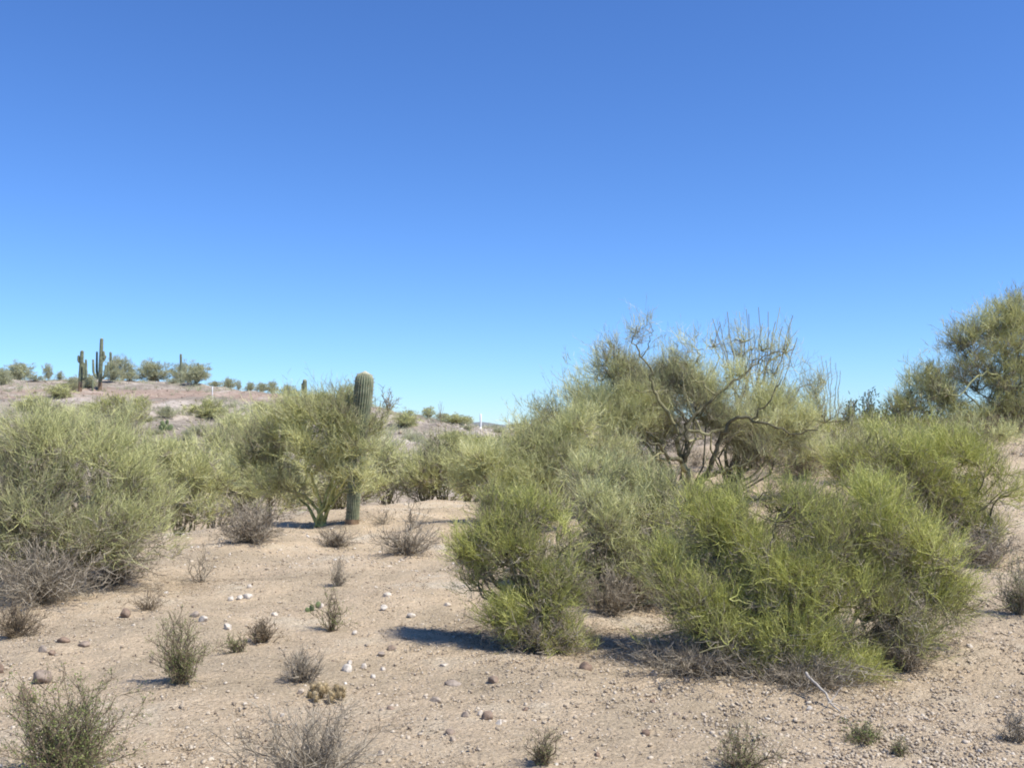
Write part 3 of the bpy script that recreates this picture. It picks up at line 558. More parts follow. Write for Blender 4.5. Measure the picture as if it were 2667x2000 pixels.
def ocotillo(label, px, dd, tips, r=.014):
    b = GD(px, dd); root = empty('ocotillo', b); tag(root, label, 'ocotillo', 'ocotillos on the right skyline')
    for (tx, ty, o) in tips:
        tip = W(tx, ty, dd+o); m = MB(); c = curve(b+[rng.normal()*.05, rng.normal()*.05, 0], tip, 14, .02, .04)[0]
        c += np.array([1, 0, 0])*(np.sin(np.linspace(0, 1, 14)*7+tx)*.02*np.linspace(0, 1, 14))[:, None]
        m.tubes(c, np.linspace(r*1.3, r*.6, 14), k=5, tint=float(rng.uniform(.2, .8)))
        k = rng.integers(1, 13, 50); P0 = c[k]+(c[k+0]-c[k-1])*rng.random((50, 1)); twigs(m, P0, unit(rng.normal(size=(50, 3))+[0, 0, .4]), .05, .003, npts=2)
        m.build('stem', M['pvh'] if rng.random() < .3 else M['brown'], root, loc=b)
    return root
ocotillo('tall ocotillo fan of bare whip stems behind the large crooked palo verde', 1965, 27.5,
         [(1856, 830, 0), (1876, 838, .3), (1893, 812, -.3), (1912, 830, .5), (1935, 850, -.5), (1952, 818, .2), (1975, 800, .3), (1985, 845, -.4), (2000, 812, .5), (2018, 838, 0), (2040, 850, .5), (2066, 822, -.2), (2075, 880, .2), (1925, 812, .6), (1865, 862, .2), (1902, 870, -.2), (1944, 805, .4), (1965, 858, -.3), (2008, 860, .3), (2030, 800, .2), (2052, 870, 0), (1885, 900, .5)])
ocotillo('smaller ocotillo with thin upright stems right of the tall ocotillo', 2165, 29,
         [(2132, 945, 0), (2140, 925, .3), (2153, 938, -.3), (2165, 930, .3), (2176, 945, .1), (2190, 965, 0), (2115, 985, -.2), (2186, 995, .2)], r=.010)
ocotillo('thin bare ocotillo on the low far ridge right of the white post', 1392, 45, [(1378, 1050, 0), (1385, 1062, .2), (1396, 1055, 0), (1404, 1072, 0)], r=.012)
ocotillo('thin bare ocotillo on the ridge at the left foot of the big palo verde crown', 1446, 45, [(1436, 1058, 0), (1443, 1045, .2), (1452, 1050, 0), (1460, 1075, 0)], r=.012)
ocotillo('single spindly ocotillo on the ridge left of the white post', 1149, 88, [(1142, 1052, 0), (1146, 1044, .2), (1151, 1046, 0), (1156, 1058, 0)], r=.02)

# ================================================================== smaller shrubs
def shrub(name, label, cat, base, w_, h_, nst, nt_, tl, tw, mat_='dead', lf=None, lfs=.01, nleaf=0, group=None, flat=.0, r=.004, single=False):
    """stems fanning out from the base, each carrying side twigs"""
    base = np.asarray(base, float); root = None
    a = rng.uniform(0, 2*math.pi, nst); rr = rng.random(nst)**.75*w_/2*rng.uniform(.6, 1.25, nst)
    tip = base+np.stack([np.cos(a)*rr, np.sin(a)*rr, h_*rng.uniform(.2, 1.1, nst)*(1-.25*(rr/(w_/2))**2)], 1)
    tip[:, 2] = np.maximum(tip[:, 2], H(tip[:, 0], tip[:, 1])+.02)
    c = curve(np.repeat((base-[0, 0, .02])[None], nst, 0)+rng.normal(size=(nst, 3))*[.02, .02, 0], tip, 7, .08-flat, .24)
    st = MB(); st.tubes(c, np.linspace(r*1.2, r*.4, 7)[None], k=3, tint=rng.random(nst))
    k = rng.integers(0, nst, nt_); j = rng.integers(1, 6, nt_); f = rng.random((nt_, 1)); P0 = c[k, j]*(1-f)+c[k, j+1]*f
    d0 = unit(unit(c[k, j+1]-c[k, j])+rng.normal(size=(nt_, 3))*.65+[0, 0, .1])
    PP = twigs(st, P0, d0, tl*rng.uniform(.4, 1.2, nt_), tw, bend=.4, tint=rng.random(nt_))
    if nleaf:
        root = empty(name, base); st.build('stem', M[mat_], root, loc=base)
        q = rng.integers(0, nt_, nleaf); f = rng.random((nleaf, 1)); P = PP[q, 1]*(1-f)+PP[q, 2]*f+rng.normal(size=(nleaf, 3))*.006
        lm_ = MB(); leaves(lm_, P, lfs, tint=np.clip(rng.normal(.5, .25, nleaf), 0, 1)); lm_.build('foliage', M[lf], root, loc=base)
    else: root = st.build(name, M[mat_], None, loc=base)
    return tag(root, label, cat, group)
def sz(px, b): return px*b[1]/F
def S2(name, label, px, py, w_, h_, nst, nt_, tl, tw, **k):
    b = G(px, py) if py > 0 else GD(px, -py)
    return shrub(name, label, k.pop('cat', 'shrub'), b, sz(w_, b), sz(h_, b), nst, nt_, tl, tw, **k)
DG = 'dry grey shrubs on the sand'; GG = 'small green shrubs on the sand'
S2('green_shrub', 'small green shrub fanning up from one base on open sand at lower left', 468, 1778, 190, 175, 60, 1500, .10, .0016, lf='leaf', lfs=.006, nleaf=4200, mat_='brown', group=GG)
S2('green_shrub', 'larger out of focus green shrub at the bottom left corner', 170, 2035, 400, 260, 90, 3000, .12, .0018, lf='leaf', lfs=.007, nleaf=9000, mat_='brown', group=GG)
S2('dry_shrub', 'wide bare grey shrub cut by the bottom edge, lower centre left', 800, 2050, 520, 200, 80, 2400, .12, .0015, group=DG)
S2('dry_shrub', 'dark grey twiggy shrub touching the golden cholla', 785, 1775, 130, 85, 60, 1500, .07, .0017, group=DG)
S2('green_shrub', 'tiny green shrub on a short dark stem with white stones around it', 862, 1640, 120, 110, 26, 420, .09, .0018, lf='leaf', lfs=.007, nleaf=900, mat_='brown', group=GG)
S2('dry_shrub', 'tiny dark dead tuft upslope of the tiny green shrub', 880, 1528, 65, 75, 40, 600, .08, .002, group=DG)
S2('dry_shrub', 'brown rounded dead clump left of the tiny green shrub', 680, 1672, 100, 55, 70, 1500, .06, .0022, mat_='brown', group=DG)
S2('green_shrub', 'low flat greenish sprig left of the brown dead clump', 620, 1700, 110, 45, 26, 420, .06, .0018, lf='leaf', lfs=.006, nleaf=800, mat_='brown', group=GG)
S2('dry_shrub', 'sparse bare sticks standing on sand left of the white stones', 522, 1515, 170, 110, 16, 90, .14, .0026, group=DG, r=.006)
S2('dry_shrub', 'small brown weed tuft beside the dark brown rock at left', 385, 1590, 110, 55, 30, 500, .07, .002, mat_='brown', group=DG)
S2('dry_shrub', 'brown dry shrub at the left edge below the large bush', 40, 1660, 190, 85, 70, 1800, .09, .002, mat_='brown', group=DG)
S2('dry_shrub', 'big tangle of grey dead twigs spilling from under the left edge bush', 110, 1570, 430, 150, 150, 4600, .16, .0026, group=DG)
S2('dry_shrub', 'grey dead tangle under the right side of the left edge bush', 300, 1520, 230, 110, 80, 2400, .14, .0026, group=DG)
S2('dry_shrub', 'purplish grey dry shrub on the sand left of the forked palo verde', 650, 1412, 270, 110, 120, 4200, .16, .0034, group=DG)
S2('dry_shrub', 'low grey dry shrub on sand below the saguaro', 875, 1422, 130, 42, 60, 1500, .12, .003, group=DG)
S2('dry_shrub', 'sprawling bare grey shrub in front of the centre thicket shadow', 1060, 1445, 210, 70, 60, 1600, .18, .0036, group=DG, flat=.1, r=.009)
S2('dry_shrub', 'bare upright sapling stems on the sandy crest right of the saguaro', 1070, 1380, 90, 95, 12, 260, .16, .0028, group=DG, r=.010)
S2('dry_shrub', 'thin bare weeds on the sandy crest directly right of the saguaro base', 1000, 1365, 110, 60, 18, 260, .14, .0022, group=DG)
S2('green_shrub', 'yellow green weed tuft at the bottom edge, centre right', 1412, 1992, 95, 85, 34, 600, .07, .0014, lf='leaf', lfs=.004, nleaf=900, mat_='brown', group=GG)
S2('green_shrub', 'low green sprawling weed at the bottom edge, right of centre', 1930, 2010, 210, 110, 40, 700, .08, .0014, lf='leaf', lfs=.005, nleaf=1500, mat_='brown', group=GG)
S2('green_shrub', 'flat olive weed in its own shadow on gravel at lower right', 2250, 1935, 150, 45, 30, 500, .07, .0016, lf='leaf', lfs=.006, nleaf=1300, mat_='brown', group=GG)
S2('green_shrub', 'small dark weed on gravel right of the flat olive weed', 2340, 1965, 60, 45, 20, 260, .05, .0016, lf='leaf', lfs=.005, nleaf=400, mat_='brown', group=GG)
S2('green_shrub', 'olive shrub at the right edge above the open gravel', 2660, 1600, 200, 140, 70, 1500, .12, .002, lf='leaf', lfs=.007, nleaf=3500, mat_='dead', group=GG)
S2('dry_shrub', 'dark dead twigs on gravel at the bottom right corner', 2650, 1930, 120, 60, 30, 500, .09, .0018, group=DG)
S2('dry_shrub', 'faint grey twigs at the right foot of the widest near bush', 2360, 1740, 260, 110, 80, 2200, .12, .0016, group=DG)
S2('dry_shrub', 'grey twig heap under the left front of the widest near bush', 1800, 1750, 420, 70, 130, 3600, .12, .0019, group=DG)
S2('dry_shrub', 'grey twig heap under the middle front of the widest near bush', 2090, 1780, 420, 65, 130, 3400, .12, .0019, group=DG)
S2('dry_shrub', 'bare stems at the foot of the small leaved green bush', 1410, 1700, 300, 95, 90, 2200, .12, .002, group=DG)
S2('dry_shrub', 'dead grey undergrowth in the dark hollow between the near green bushes', 1590, 1600, 220, 120, 80, 2400, .12, .002, group=DG)
S2('dry_shrub', 'round brown shrub seen behind the trunk of the large crooked tree', 1865, 1325, 80, 60, 60, 1200, .12, .005, mat_='brown', group=DG)
S2('dry_shrub', 'wide grey scrub on the slope right of the large crooked tree', 2090, -25.5, 330, 120, 120, 3600, .26, .005, group=DG)
S2('dry_shrub', 'grey dry scrub right of the bush leaning to the right edge', 2560, 1480, 230, 110, 80, 2200, .15, .003, group=DG)
S2('dry_shrub', 'brown dry scrub beneath the tall tree at the right edge', 2540, -31, 380, 60, 120, 3000, .25, .006, mat_='brown', group=DG)
S2('dry_shrub', 'dark dry undergrowth below the centre thicket', 1330, 1395, 260, 60, 90, 2200, .18, .004, group=DG)
for px, h_, w_, dd, lab in [(2405, 105, 90, 33, 'tallest dark creosote bush against the sky, left of the right edge tree'), (2325, 90, 80, 34, 'dark creosote bush on the right skyline, second from the right edge tree'),
                     (2265, 85, 75, 35, 'dark creosote bush on the right skyline, third from the right edge tree'), (2215, 75, 60, 34, 'leftmost dark creosote bush on the right skyline beside the small ocotillo'),
                     (2350, 70, 90, 36, 'low dark creosote bush between its taller neighbours on the right skyline')]:
    b = GD(px, dd); shrub('creosote_bush', lab, 'shrub', b, sz(w_, b), sz(h_, b)+.15, 34, 420, .28, .005, mat_='dead', lf='creo', lfs=.035, nleaf=2600, group='creosote bushes on the right skyline', r=.012)

# fallen pale branch
b0 = G(2190, 1858); 
m = MB(); pts = np.array([W(2100, 1752, b0[1]+.45), W(2118, 1775, b0[1]+.35), W(2150, 1803, b0[1]+.2), W(2163, 1830, b0[1]+.1), b0+[0, 0, .01]])
tt = np.linspace(0, 1, 17); m.tubes(np.stack([np.interp(tt, np.linspace(0, 1, 5), pts[:, k]) for k in range(3)], 1)+rng.normal(size=(17, 3))*.002, np.linspace(.012, .005, 17), k=6, tint=1.0)
c = curve(np.tile(pts[3], (3, 1)), pts[3]+np.array([[.12, -.05, -.03], [-.05, -.1, .02], [.1, .05, .1]]), 5, 0, .1); m.tubes(c, np.linspace(.005, .002, 5)[None], k=4, tint=1.0)
tag(m.build('dead_branch', ramp_mat('bleached_wood', [(0, (.28, .25, .21)), (1, (.42, .38, .32))], noise=(30, .2)), None, loc=b0), 'pale bleached crooked branch leaning out of the widest near bush', 'branch')

# ------------------------------------------------------------------ cholla and prickly pear
def ico(sub=1):
    import bmesh
    bm = bmesh.new(); bmesh.ops.create_icosphere(bm, subdivisions=sub, radius=1); v = np.array([x.co[:] for x in bm.verts]); f = np.array([[q.index for q in p.verts] for p in bm.faces]); bm.free(); return v, f
IV, IF = ico(1); IV2, IF2 = ico(2); IV3, IF3 = ico(3)
def cholla(label, b, w_, h_, n, js):
    root = empty('cholla_cactus', b); tag(root, label, 'cactus')
    m = MB(); sp = MB()
    for i in range(n):
        a = rng.uniform(0, 2*math.pi); r = math.sqrt(rng.random())*w_/2; c = np.array([b[0]+math.cos(a)*r, b[1]+math.sin(a)*r*.7, 0]); c[2] = H(c[0], c[1])+rng.random()**1.5*h_*(1-.5*r/(w_/2))+js*.8
        ax = unit(np.array([rng.normal()*.4, rng.normal()*.4, 1])); sc = js*rng.uniform(.75, 1.15)
        V = IV2*sc; V = V+np.outer(V@ax, ax)*.7; V = V+c; m.add(V, tris=IF2, tint=rng.uniform(.2, .5)+.5*np.clip((IV2@ax), 0, 1)*.8)
        k = rng.integers(0, len(IV2), 120); twigs(sp, V[k], unit(IV2[k]+rng.normal(size=(120, 3))*.3), .018, .0006, npts=2, tint=rng.uniform(.6, 1, 120))
    m.build('joints', M['cholla'], root, loc=b, smooth=True); sp.build('spines', M['cholla'], root, loc=b); return root
b = G(848, 1822); cholla('low clump of golden spiny cholla joints on the sand', b, sz(105, b), sz(40, b), 34, .019)
def pear(label, b, pads, s, group=None):
    root = empty('prickly_pear', b); tag(root, label, 'cactus', group)
    for (dx, dz, an, sc) in pads:
        V = IV2*np.array([.75, .16, 1.])*s*sc; ca, sa = math.cos(an), math.sin(an); V = np.stack([V[:, 0]*ca+V[:, 2]*sa, V[:, 1], -V[:, 0]*sa+V[:, 2]*ca], 1)
        r = rng.uniform(-.6, .6); V = np.stack([V[:, 0]*math.cos(r)-V[:, 1]*math.sin(r), V[:, 0]*math.sin(r)+V[:, 1]*math.cos(r), V[:, 2]], 1)
        m = MB(); m.add(V+b+[dx*s, 0, dz*s], tris=IF2, tint=rng.uniform(.2, .9)); m.build('pad', M['pear'], root, loc=b, smooth=True)
b = G(812, 1592); pear('small prickly pear of two dark pads left of the tiny green shrub', b, [(0, .8, .1, 1), (-1.0, .3, -.5, .8), (1.5, 1.6, .2, .9)], .045)
b = G(430, 1122); pear('small pale prickly pear on the bare far slope', b, [(0, .8, .1, 1), (-1.2, .7, -.5, 1), (1.3, .8, .5, 1), (.5, 2.2, .2, .8), (-.7, 2, -.3, .8)], .22)

# ------------------------------------------------------------------ marker posts
def post(label, px, ytop, ybot, wpx):
    b = G(px, ybot); d = b[1]; h_ = W(px, ytop, d)[2]-b[2]; r = max(.02, wpx*d/F/2)
    m = MB(); z = np.array([-.15, 0, h_*.5, h_-r*.4, h_]); m.tubes(b+np.stack([z*0, z*0, z], 1), np.array([r, r, r, r, r*.65]), k=10, tint=.5)
    ring = m.v[-1][-10:]; m.add(np.vstack([ring, ring.mean(0)]), tris=[[i, (i+1) % 10, 10] for i in range(10)], tint=.5)
    tag(m.build('marker_post', M['white'], None, loc=b, smooth=False), label, 'post', 'white marker posts')
post('bright white marker post standing against the sky on the low ridge at centre', 1252, 1078, 1116, 5)
post('thin white marker stake on the bare left hill', 553, 1007, 1032, 2.6)
post('thin pale marker stake in the brush right of the white post', 1326, 1092, 1128, 3)

# ================================================================== far shrubs on the hills (prototypes, then copies)
def far_proto(kind):
    m = MB(); n = {'round': 1500, 'open': 900, 'low': 1100, 'leggy': 1000}[kind]
    lobes = {'round': [((0, 0, .5), (.42, .4, .48)), ((.3, .1, .38), (.28, .3, .38)), ((-.3, 0, .34), (.28, .3, .34)), ((.05, -.2, .25), (.5, .3, .25)), ((.12, 0, .8), (.16, .2, .2))],
             'open': [((0, 0, .65), (.3, .3, .34)), ((.3, 0, .45), (.25, .25, .34)), ((-.27, .1, .45), (.25, .25, .4)), ((0, 0, .2), (.35, .3, .2))],
             'low': [((0, 0, .4), (.5, .4, .4)), ((.35, .1, .3), (.3, .3, .3)), ((-.35, -.1, .35), (.3, .3, .35)), ((-.1, 0, .7), (.16, .2, .3))],
             'leggy': [((0, 0, .75), (.35, .3, .22)), ((.3, 0, .8), (.3, .25, .2)), ((-.28, 0, .5), (.22, .25, .25)), ((.05, 0, .35), (.25, .2, .35))]}[kind]
    lobes = [(np.array(c), np.array(r)) for c, r in lobes]
    A, C_, R_ = sample_lobes(lobes, n//7); A[:, 2] = np.maximum(A[:, 2], .03)
    c = curve(np.zeros((len(A), 3)), A, 5, .05, .15); m.tubes(c[:60], np.linspace(.012, .005, 5)[None], k=3, tint=.1)
    k = np.repeat(np.arange(len(A)), 17); P0 = A[k]+rng.normal(size=(len(k), 3))*.035; P0[:, 2] = np.maximum(P0[:, 2], 0)
    twigs(m, P0, unit(rng.normal(size=(len(k), 3))*.6+[0, 0, .8]+unit(A-C_)[k]*.4), .11, .0055, npts=2, tint=np.clip(rng.random(len(A))[k]*.6+rng.random(len(k))*.4, 0, 1))
    return m
protos = {}
def far_shrub(label, px, py, top, w_, kind='round', mt='far', dd=None):
    b = G(px, py) if dd is None else GD(px, dd); h_ = W(px, top, b[1])[2]-b[2]; wd = w_*b[1]/F
    key = (kind, mt)
    if key not in protos:
        o = far_proto(kind).build('hill_shrub', M[mt]); protos[key] = o
    else: o = protos[key].copy(); col.objects.link(o)
    o.location = b-[0, 0, .05]; o.scale = (wd*1.22, wd*1.22, max(h_, .2)*.95); o.rotation_euler = (0, 0, rng.uniform(0, 6.28))
    return tag(o, label, 'shrub', 'shrubs on the far hill')
for a in [
 ('dark hill shrub cut by the left edge of the photo', 4, 1004, 950, 44), ('twin lobed green shrub on the left skyline near the left edge', 45, 982, 937, 72), ('small skyline shrub between the twin lobed one and the sparse leggy one', 95, 990, 972, 32, 'low'),
 ('sparse leggy bluish shrub alone on the left skyline', 126, 985, 943, 28, 'open'), ('tiny skyline shrub right of the sparse leggy one', 155, 982, 964, 24, 'open'), ('yellow green shrub downslope left of the hilltop saguaros', 155, 1035, 990, 64, 'round', 'pv'),
 ('shrub touching the left side of the corky based saguaro', 192, 1015, 975, 42), ('shrub filling the gap between the two large hilltop saguaros', 232, 1012, 968, 44), ('leggy hilltop tree shape right of the candelabra saguaro', 320, 978, 925, 52, 'leggy'),
 ('dense green shrub against the right arm of the candelabra saguaro', 295, 978, 930, 38), ('low shrub between the leggy tree and the wide hilltop shrub', 338, 990, 962, 32), ('widest round shrub on the hilltop skyline', 402, 984, 932, 84),
 ('shrub under the small saguaro on the hilltop', 473, 982, 936, 44), ('large round hilltop shrub right of the small saguaro', 512, 992, 938, 72), ('tiny low shrub in front of the round hilltop shrubs', 450, 998, 980, 28, 'low'),
 ('small shrub at the right foot of the hilltop, above the white stake', 562, 1005, 989, 26), ('dark shrub on the slope right of the white stake', 598, 1006, 980, 32), ('tiny shrub on the left ridge, second right of the stake', 622, 1006, 987, 14, 'open'), ('small shrub on the left ridge midway between hilltop and two stemmed saguaro', 652, 1010, 991, 24),
 ('round dark shrub on the left ridge, fifth right of the stake', 684, 1010, 993, 34), ('taller shrub on the left ridge beside a round dark one', 709, 1012, 987, 28), ('wide dark shrub on the ridge left of the two stemmed saguaro', 752, 1022, 997, 32), ('tiny shrub just left of the two stemmed saguaro', 772, 1026, 1010, 18, 'low'),
 ('low pale shrub line right of the two stemmed saguaro', 850, 1038, 1014, 46, 'low'), ('second low shrub right of the two stemmed saguaro', 820, 1040, 1022, 36, 'low'), ('pale shrub touching the left flank of the large saguaro top', 912, 1060, 990, 56, 'round', 'pv'),
 ('green bush on the slope right of the large saguaro', 1058, 1112, 1060, 64, 'round', 'pv'), ('shrub on the ridge above the slope bush right of the saguaro', 1115, 1088, 1056, 42, 'open', 'pv'), ('broad green shrub at the right end of the left ridge', 1190, 1100, 1073, 60, 'round', 'pv'),
 ('small shrub on the ridge between the two right ridge shrubs', 1150, 1092, 1070, 40, 'low'),
 ('round green shrub low on the left slope near the edge', 85, 1072, 1022, 80, 'round', 'pv'), ('wide green shrub on the slope below the hilltop saguaros', 265, 1082, 1032, 100, 'round', 'pv'), ('upright green shrub on the slope below the leggy tree', 366, 1066, 1026, 46, 'open', 'pv'),
 ('small shrub on the bare slope below the widest hilltop shrub', 430, 1086, 1052, 40), ('bright green shrub below the white stake', 536, 1088, 1030, 84, 'round', 'pv'), ('tiny shrub right of the bright green shrub below the stake', 600, 1064, 1045, 22, 'low'),
 ('round green shrub on the slope left of the two stemmed saguaro', 684, 1068, 1040, 46, 'round', 'pv'), ('small dark shrub on the slope above the wash, near the pale prickly pear', 490, 1148, 1112, 36), ('dark low shrub left of the pale prickly pear', 405, 1132, 1112, 34, 'low'),
 ('shrub halfway down the slope, left of the dark low shrub', 380, 1100, 1076, 36, 'low'), ('low shrub at the left edge beside the bare patch of slope', 10, 1100, 1080, 44, 'low'), ('yellow green shrub halfway down the slope near the left edge', 175, 1110, 1060, 60, 'round', 'pv'),
 ('green shrub on the slope right of centre of the hill', 610, 1110, 1070, 70, 'round', 'pv'), ('dry looking shrub on the lower slope below the bright green shrub', 520, 1130, 1100, 50, 'low'), ('shrub at the slope foot behind the palo verde thicket', 450, 1165, 1135, 60, 'round', 'pv'),
 ('shrub on the far slope just behind the large saguaro', 970, 1110, 1075, 50, 'round', 'pv'), ('dark scrub on the lower slope right of the saguaro', 1080, 1150, 1120, 60, 'low'), ('pale shrub on the lower slope left of the white post', 1180, 1150, 1115, 70, 'round', 'pv'),
 ('green shrub on the lower slope below the white post', 1250, 1160, 1130, 70, 'round', 'pv'), ('small shrub beside the white stones left of the white post', 1215, 1118, 1103, 26, 'low'), ('low shrub in the gap right of the white post', 1300, 1125, 1108, 40, 'low'),
 ('dark shrub on the low far ridge left of the thin ocotillo', 1355, 1112, 1097, 44, 'low'), ('dark shrub on the low far ridge between the thin ocotillos', 1412, 1104, 1085, 46, 'low'), ('dark shrub on the low far ridge beside the big crown', 1462, 1098, 1076, 52, 'low')]:
    far_shrub(*a)
for px, dd, top, w_, lab in [(1205, 160, 1074, 70, 'rounded dark mound of scrub behind the right end of the ridge'), (1290, 200, 1101, 40, 'very far dark scrub in the gap right of the white post')]:
    far_shrub(lab, px, 0, top, w_, 'low', 'far', dd)
# bare pinkish tree on the ridge
b = G(1010, 1070); shrub('bare_tree', 'leafless pinkish tree on the ridge directly right of the large saguaro', 'tree', b, sz(90, b), sz(62, b), 12, 160, .6, .02, mat_='brown', r=.035)

# ================================================================== stones
def rock_mesh(seed, ang=.22):
    r = np.random.default_rng(seed); V = IV3.copy()
    for _ in range(9):        # knock flat facets off a ball
        nrm = r.normal(size=3); nrm /= np.linalg.norm(nrm); h_ = r.uniform(.55, .9); dd = V@nrm; V = V-np.outer(np.maximum(dd-h_, 0), nrm)
    V = V*(1+ang*.25*np.sin(V@r.normal(size=3)*4+1)[:, None]); V += r.normal(size=V.shape)*.012
    return V
def rock(label, px, py, w_, h_, tint, seed=None):
    b = G(px, py); s = b[1]/F; seed = seed or int(px*7+py)
    V = rock_mesh(seed)*np.array([w_*s/2*.95, w_*s/2*.8, h_*s/2*1.15]); 
    m = MB(); m.add(V, tris=IF3, tint=tint+rng.normal(size=len(V))*.02)
    o = m.build('rock', M['stone'], None, smooth=False); o.location = b+[0, 0, h_*s*.2]; o.rotation_euler = (0, 0, rng.uniform(-.4, .4))
    tag(o, label, 'rock', 'rocks on the sand')
for a in [
 ('dark brown rock in front of the bare gap between the two nearest bushes', 1528, 1745, 42, 32, .18), ('bright white stone alone on sand, rightmost of the upper white stones', 1071, 1608, 26, 18, 1.0), ('bright white stone just left of the rightmost upper white one', 1000, 1587, 22, 16, 1.0),
 ('off white flat stone above the two bright white stones', 1008, 1553, 26, 14, .9), ('white stone on the sand below the tiny green shrub', 924, 1652, 18, 14, .98), ('largest white stone of the row of three at left centre', 645, 1560, 30, 24, 1.0),
 ('middle white stone of the row of three at left centre', 625, 1562, 20, 18, 1.0), ('leftmost white stone of the row of three at left centre', 600, 1564, 20, 18, .97), ('small white stone above the row of three', 650, 1530, 16, 12, .95),
 ('small white stone high on the sand beside the sparse sticks', 432, 1546, 16, 10, 1.0), ('white stone beside a grey one, right of the small green shrub', 528, 1617, 26, 22, .96), ('dull grey stone partly behind a white one', 508, 1607, 30, 20, .42), ('white stone below the grey and white pair', 592, 1638, 28, 22, .95),
 ('dark brown rock on sand near the brown weed tuft at left', 329, 1607, 36, 32, .22), ('flat reddish brown rock, left of a similar grey brown one', 165, 1672, 36, 20, .2), ('flat grey brown rock, rightmost of the left side pair', 218, 1684, 36, 22, .3),
 ('reddish brown rock on sand beside a dull grey one at far left', 135, 1704, 22, 20, .22), ('dull grey rock beside a reddish one at far left', 113, 1698, 30, 24, .38), ('large grey purple rock at lower left', 106, 1775, 60, 42, .33),
 ('round brown rock just below the grey purple rock at lower left', 72, 1820, 46, 40, .2), ('small dark rock at the left edge', 2, 1752, 18, 30, .15), ('jagged white rock slab beside the dark hole on sand, centre left', 903, 1750, 30, 30, .97),
 ('white stone on top of the jagged white slab', 910, 1728, 16, 12, 1.0), ('white block stone right of the jagged white slab', 973, 1765, 18, 14, .98), ('pale stone between the white slab and the white block', 947, 1738, 18, 14, .9),
 ('pale stone upslope right of the white block', 998, 1745, 16, 12, .88), ('brown flat stone upslope on open sand at centre', 1020, 1692, 28, 18, .28), ('grey green flat stone just left of the brown flat stone', 992, 1706, 24, 14, .4),
 ('off white flat stone on gravel at centre', 1157, 1735, 26, 12, .88), ('brown angular rock on gravel at centre right', 1287, 1778, 36, 26, .25), ('flat grey rock left of the brown angular rock', 1180, 1785, 50, 18, .38), ('orange tan flat rock below the grey flat one', 1137, 1828, 38, 18, .5),
 ('brown round rock on gravel, lower centre', 1017, 1850, 26, 18, .24), ('tan stone left of the brown round rock', 995, 1852, 16, 12, .5), ('largest brown rock in the cluster at lower centre', 1270, 1872, 34, 28, .24), ('pale stone behind the largest brown rock in the cluster', 1250, 1864, 20, 20, .85),
 ('grey brown rock with a dark left side, left of the cluster', 1212, 1870, 22, 24, .35), ('white angular stone at the right of the cluster', 1300, 1888, 24, 20, .92), ('brown stone below the cluster, lower centre', 1172, 1910, 26, 18, .3), ('orange tan stone under the brown stone, lower centre', 1180, 1930, 22, 16, .52),
 ('large pale tan stone near the bottom edge at centre', 992, 1968, 22, 18, .7), ('dark reddish rock on gravel, lower right of centre', 1680, 1915, 30, 20, .12), ('small dark stone on gravel in front of the widest bush', 1700, 1830, 16, 14, .1), ('small dark stone at the edge of the widest bush shadow', 1760, 1862, 16, 12, .3),
 ('small dark stone left of the dark brown rock, centre right', 1368, 1850, 18, 12, .2), ('white stone under the stems of the small leaved green bush', 1492, 1697, 20, 16, .95), ('pale stone in the shadow edge left of the widest bush', 1705, 1758, 22, 18, .8),
 ('small brown stone near the bottom edge right of the weed tuft', 1555, 1968, 20, 16, .15), ('white pebble at the bottom edge beside the weed tuft', 1448, 1992, 14, 10, 1.0), ('white stone on gravel right of the widest bush', 2525, 1685, 18, 12, .9),
 ('pale stone on gravel near the bottom right', 2515, 1937, 22, 16, .75), ('white stone under the pale leaning branch', 2108, 1848, 18, 14, .98), ('pale stone in the shade left of the small leaved bush', 1165, 1578, 22, 14, .8),
 ('small tan stone above the cholla clump', 785, 1805, 20, 16, .7), ('white pebble left of the bare grey shrub at the bottom', 737, 1865, 14, 12, 1.0), ('white stone right below the tiny prickly pear', 838, 1582, 14, 14, .95),
 ('white stone between prickly pear and brown dead clump', 715, 1603, 18, 14, .95)]:
    rock(*a)
# heaps of pale stones round the tiny shrubs, gravel everywhere: nobody could count them
def scatter(name, P, sz_, tint, label, jag=.25, lo=True):
    V0, F0 = (IV, IF); m = MB(); n = len(P); nv = len(V0)
    R = rng.normal(size=(n, 3, 3)); Qm = np.linalg.qr(R)[0]
    V = V0[None]*(1+rng.normal(size=(n, nv, 1))*jag*1.1); V = V*np.stack([rng.uniform(.8, 1.4, n), rng.uniform(.7, 1.1, n), rng.uniform(.45, .9, n)], 1)[:, None, :]
    sw = rng.random(n) < .5
    V = np.einsum('nij,nkj->nik', V, Qm*np.array([1, 1, 1])); V[..., 2] *= .75
    V = V*sz_[:, None, None]/2+P[:, None, :]
    m.add(V.reshape(-1, 3), tris=(F0[None]+(np.arange(n)*nv)[:, None, None]).reshape(-1, 3), tint=np.repeat(tint, nv))
    return tag(m.build(name, M['grav']), label, 'gravel', kind='stuff')
def ground_pts(n, d0, d1, p0=-150, p1=2820, pw=1.0):
    dd = d0*(d1/d0)**(rng.random(n)**pw); px = rng.uniform(p0, p1, n); x = (px-CX)/F*dd; return np.stack([x, dd, H(x, dd)], 1)
P = ground_pts(110000, 5.2, 16, pw=1.15)
keep = rng.random(len(P)) < np.clip(.45+.45*np.sin(P[:, 0]*1.1+1.0)*np.sin(P[:, 1]*.9)+.45*(P[:, 0] > 1.0), .12, 1)
P = P[keep]; sz_ = .011*rng.lognormal(0, .55, len(P))*(1+.2*np.clip(P[:, 0]/2, 0, 1)); sz_ = np.clip(sz_, .005, .036); P[:, 2] += sz_*.12
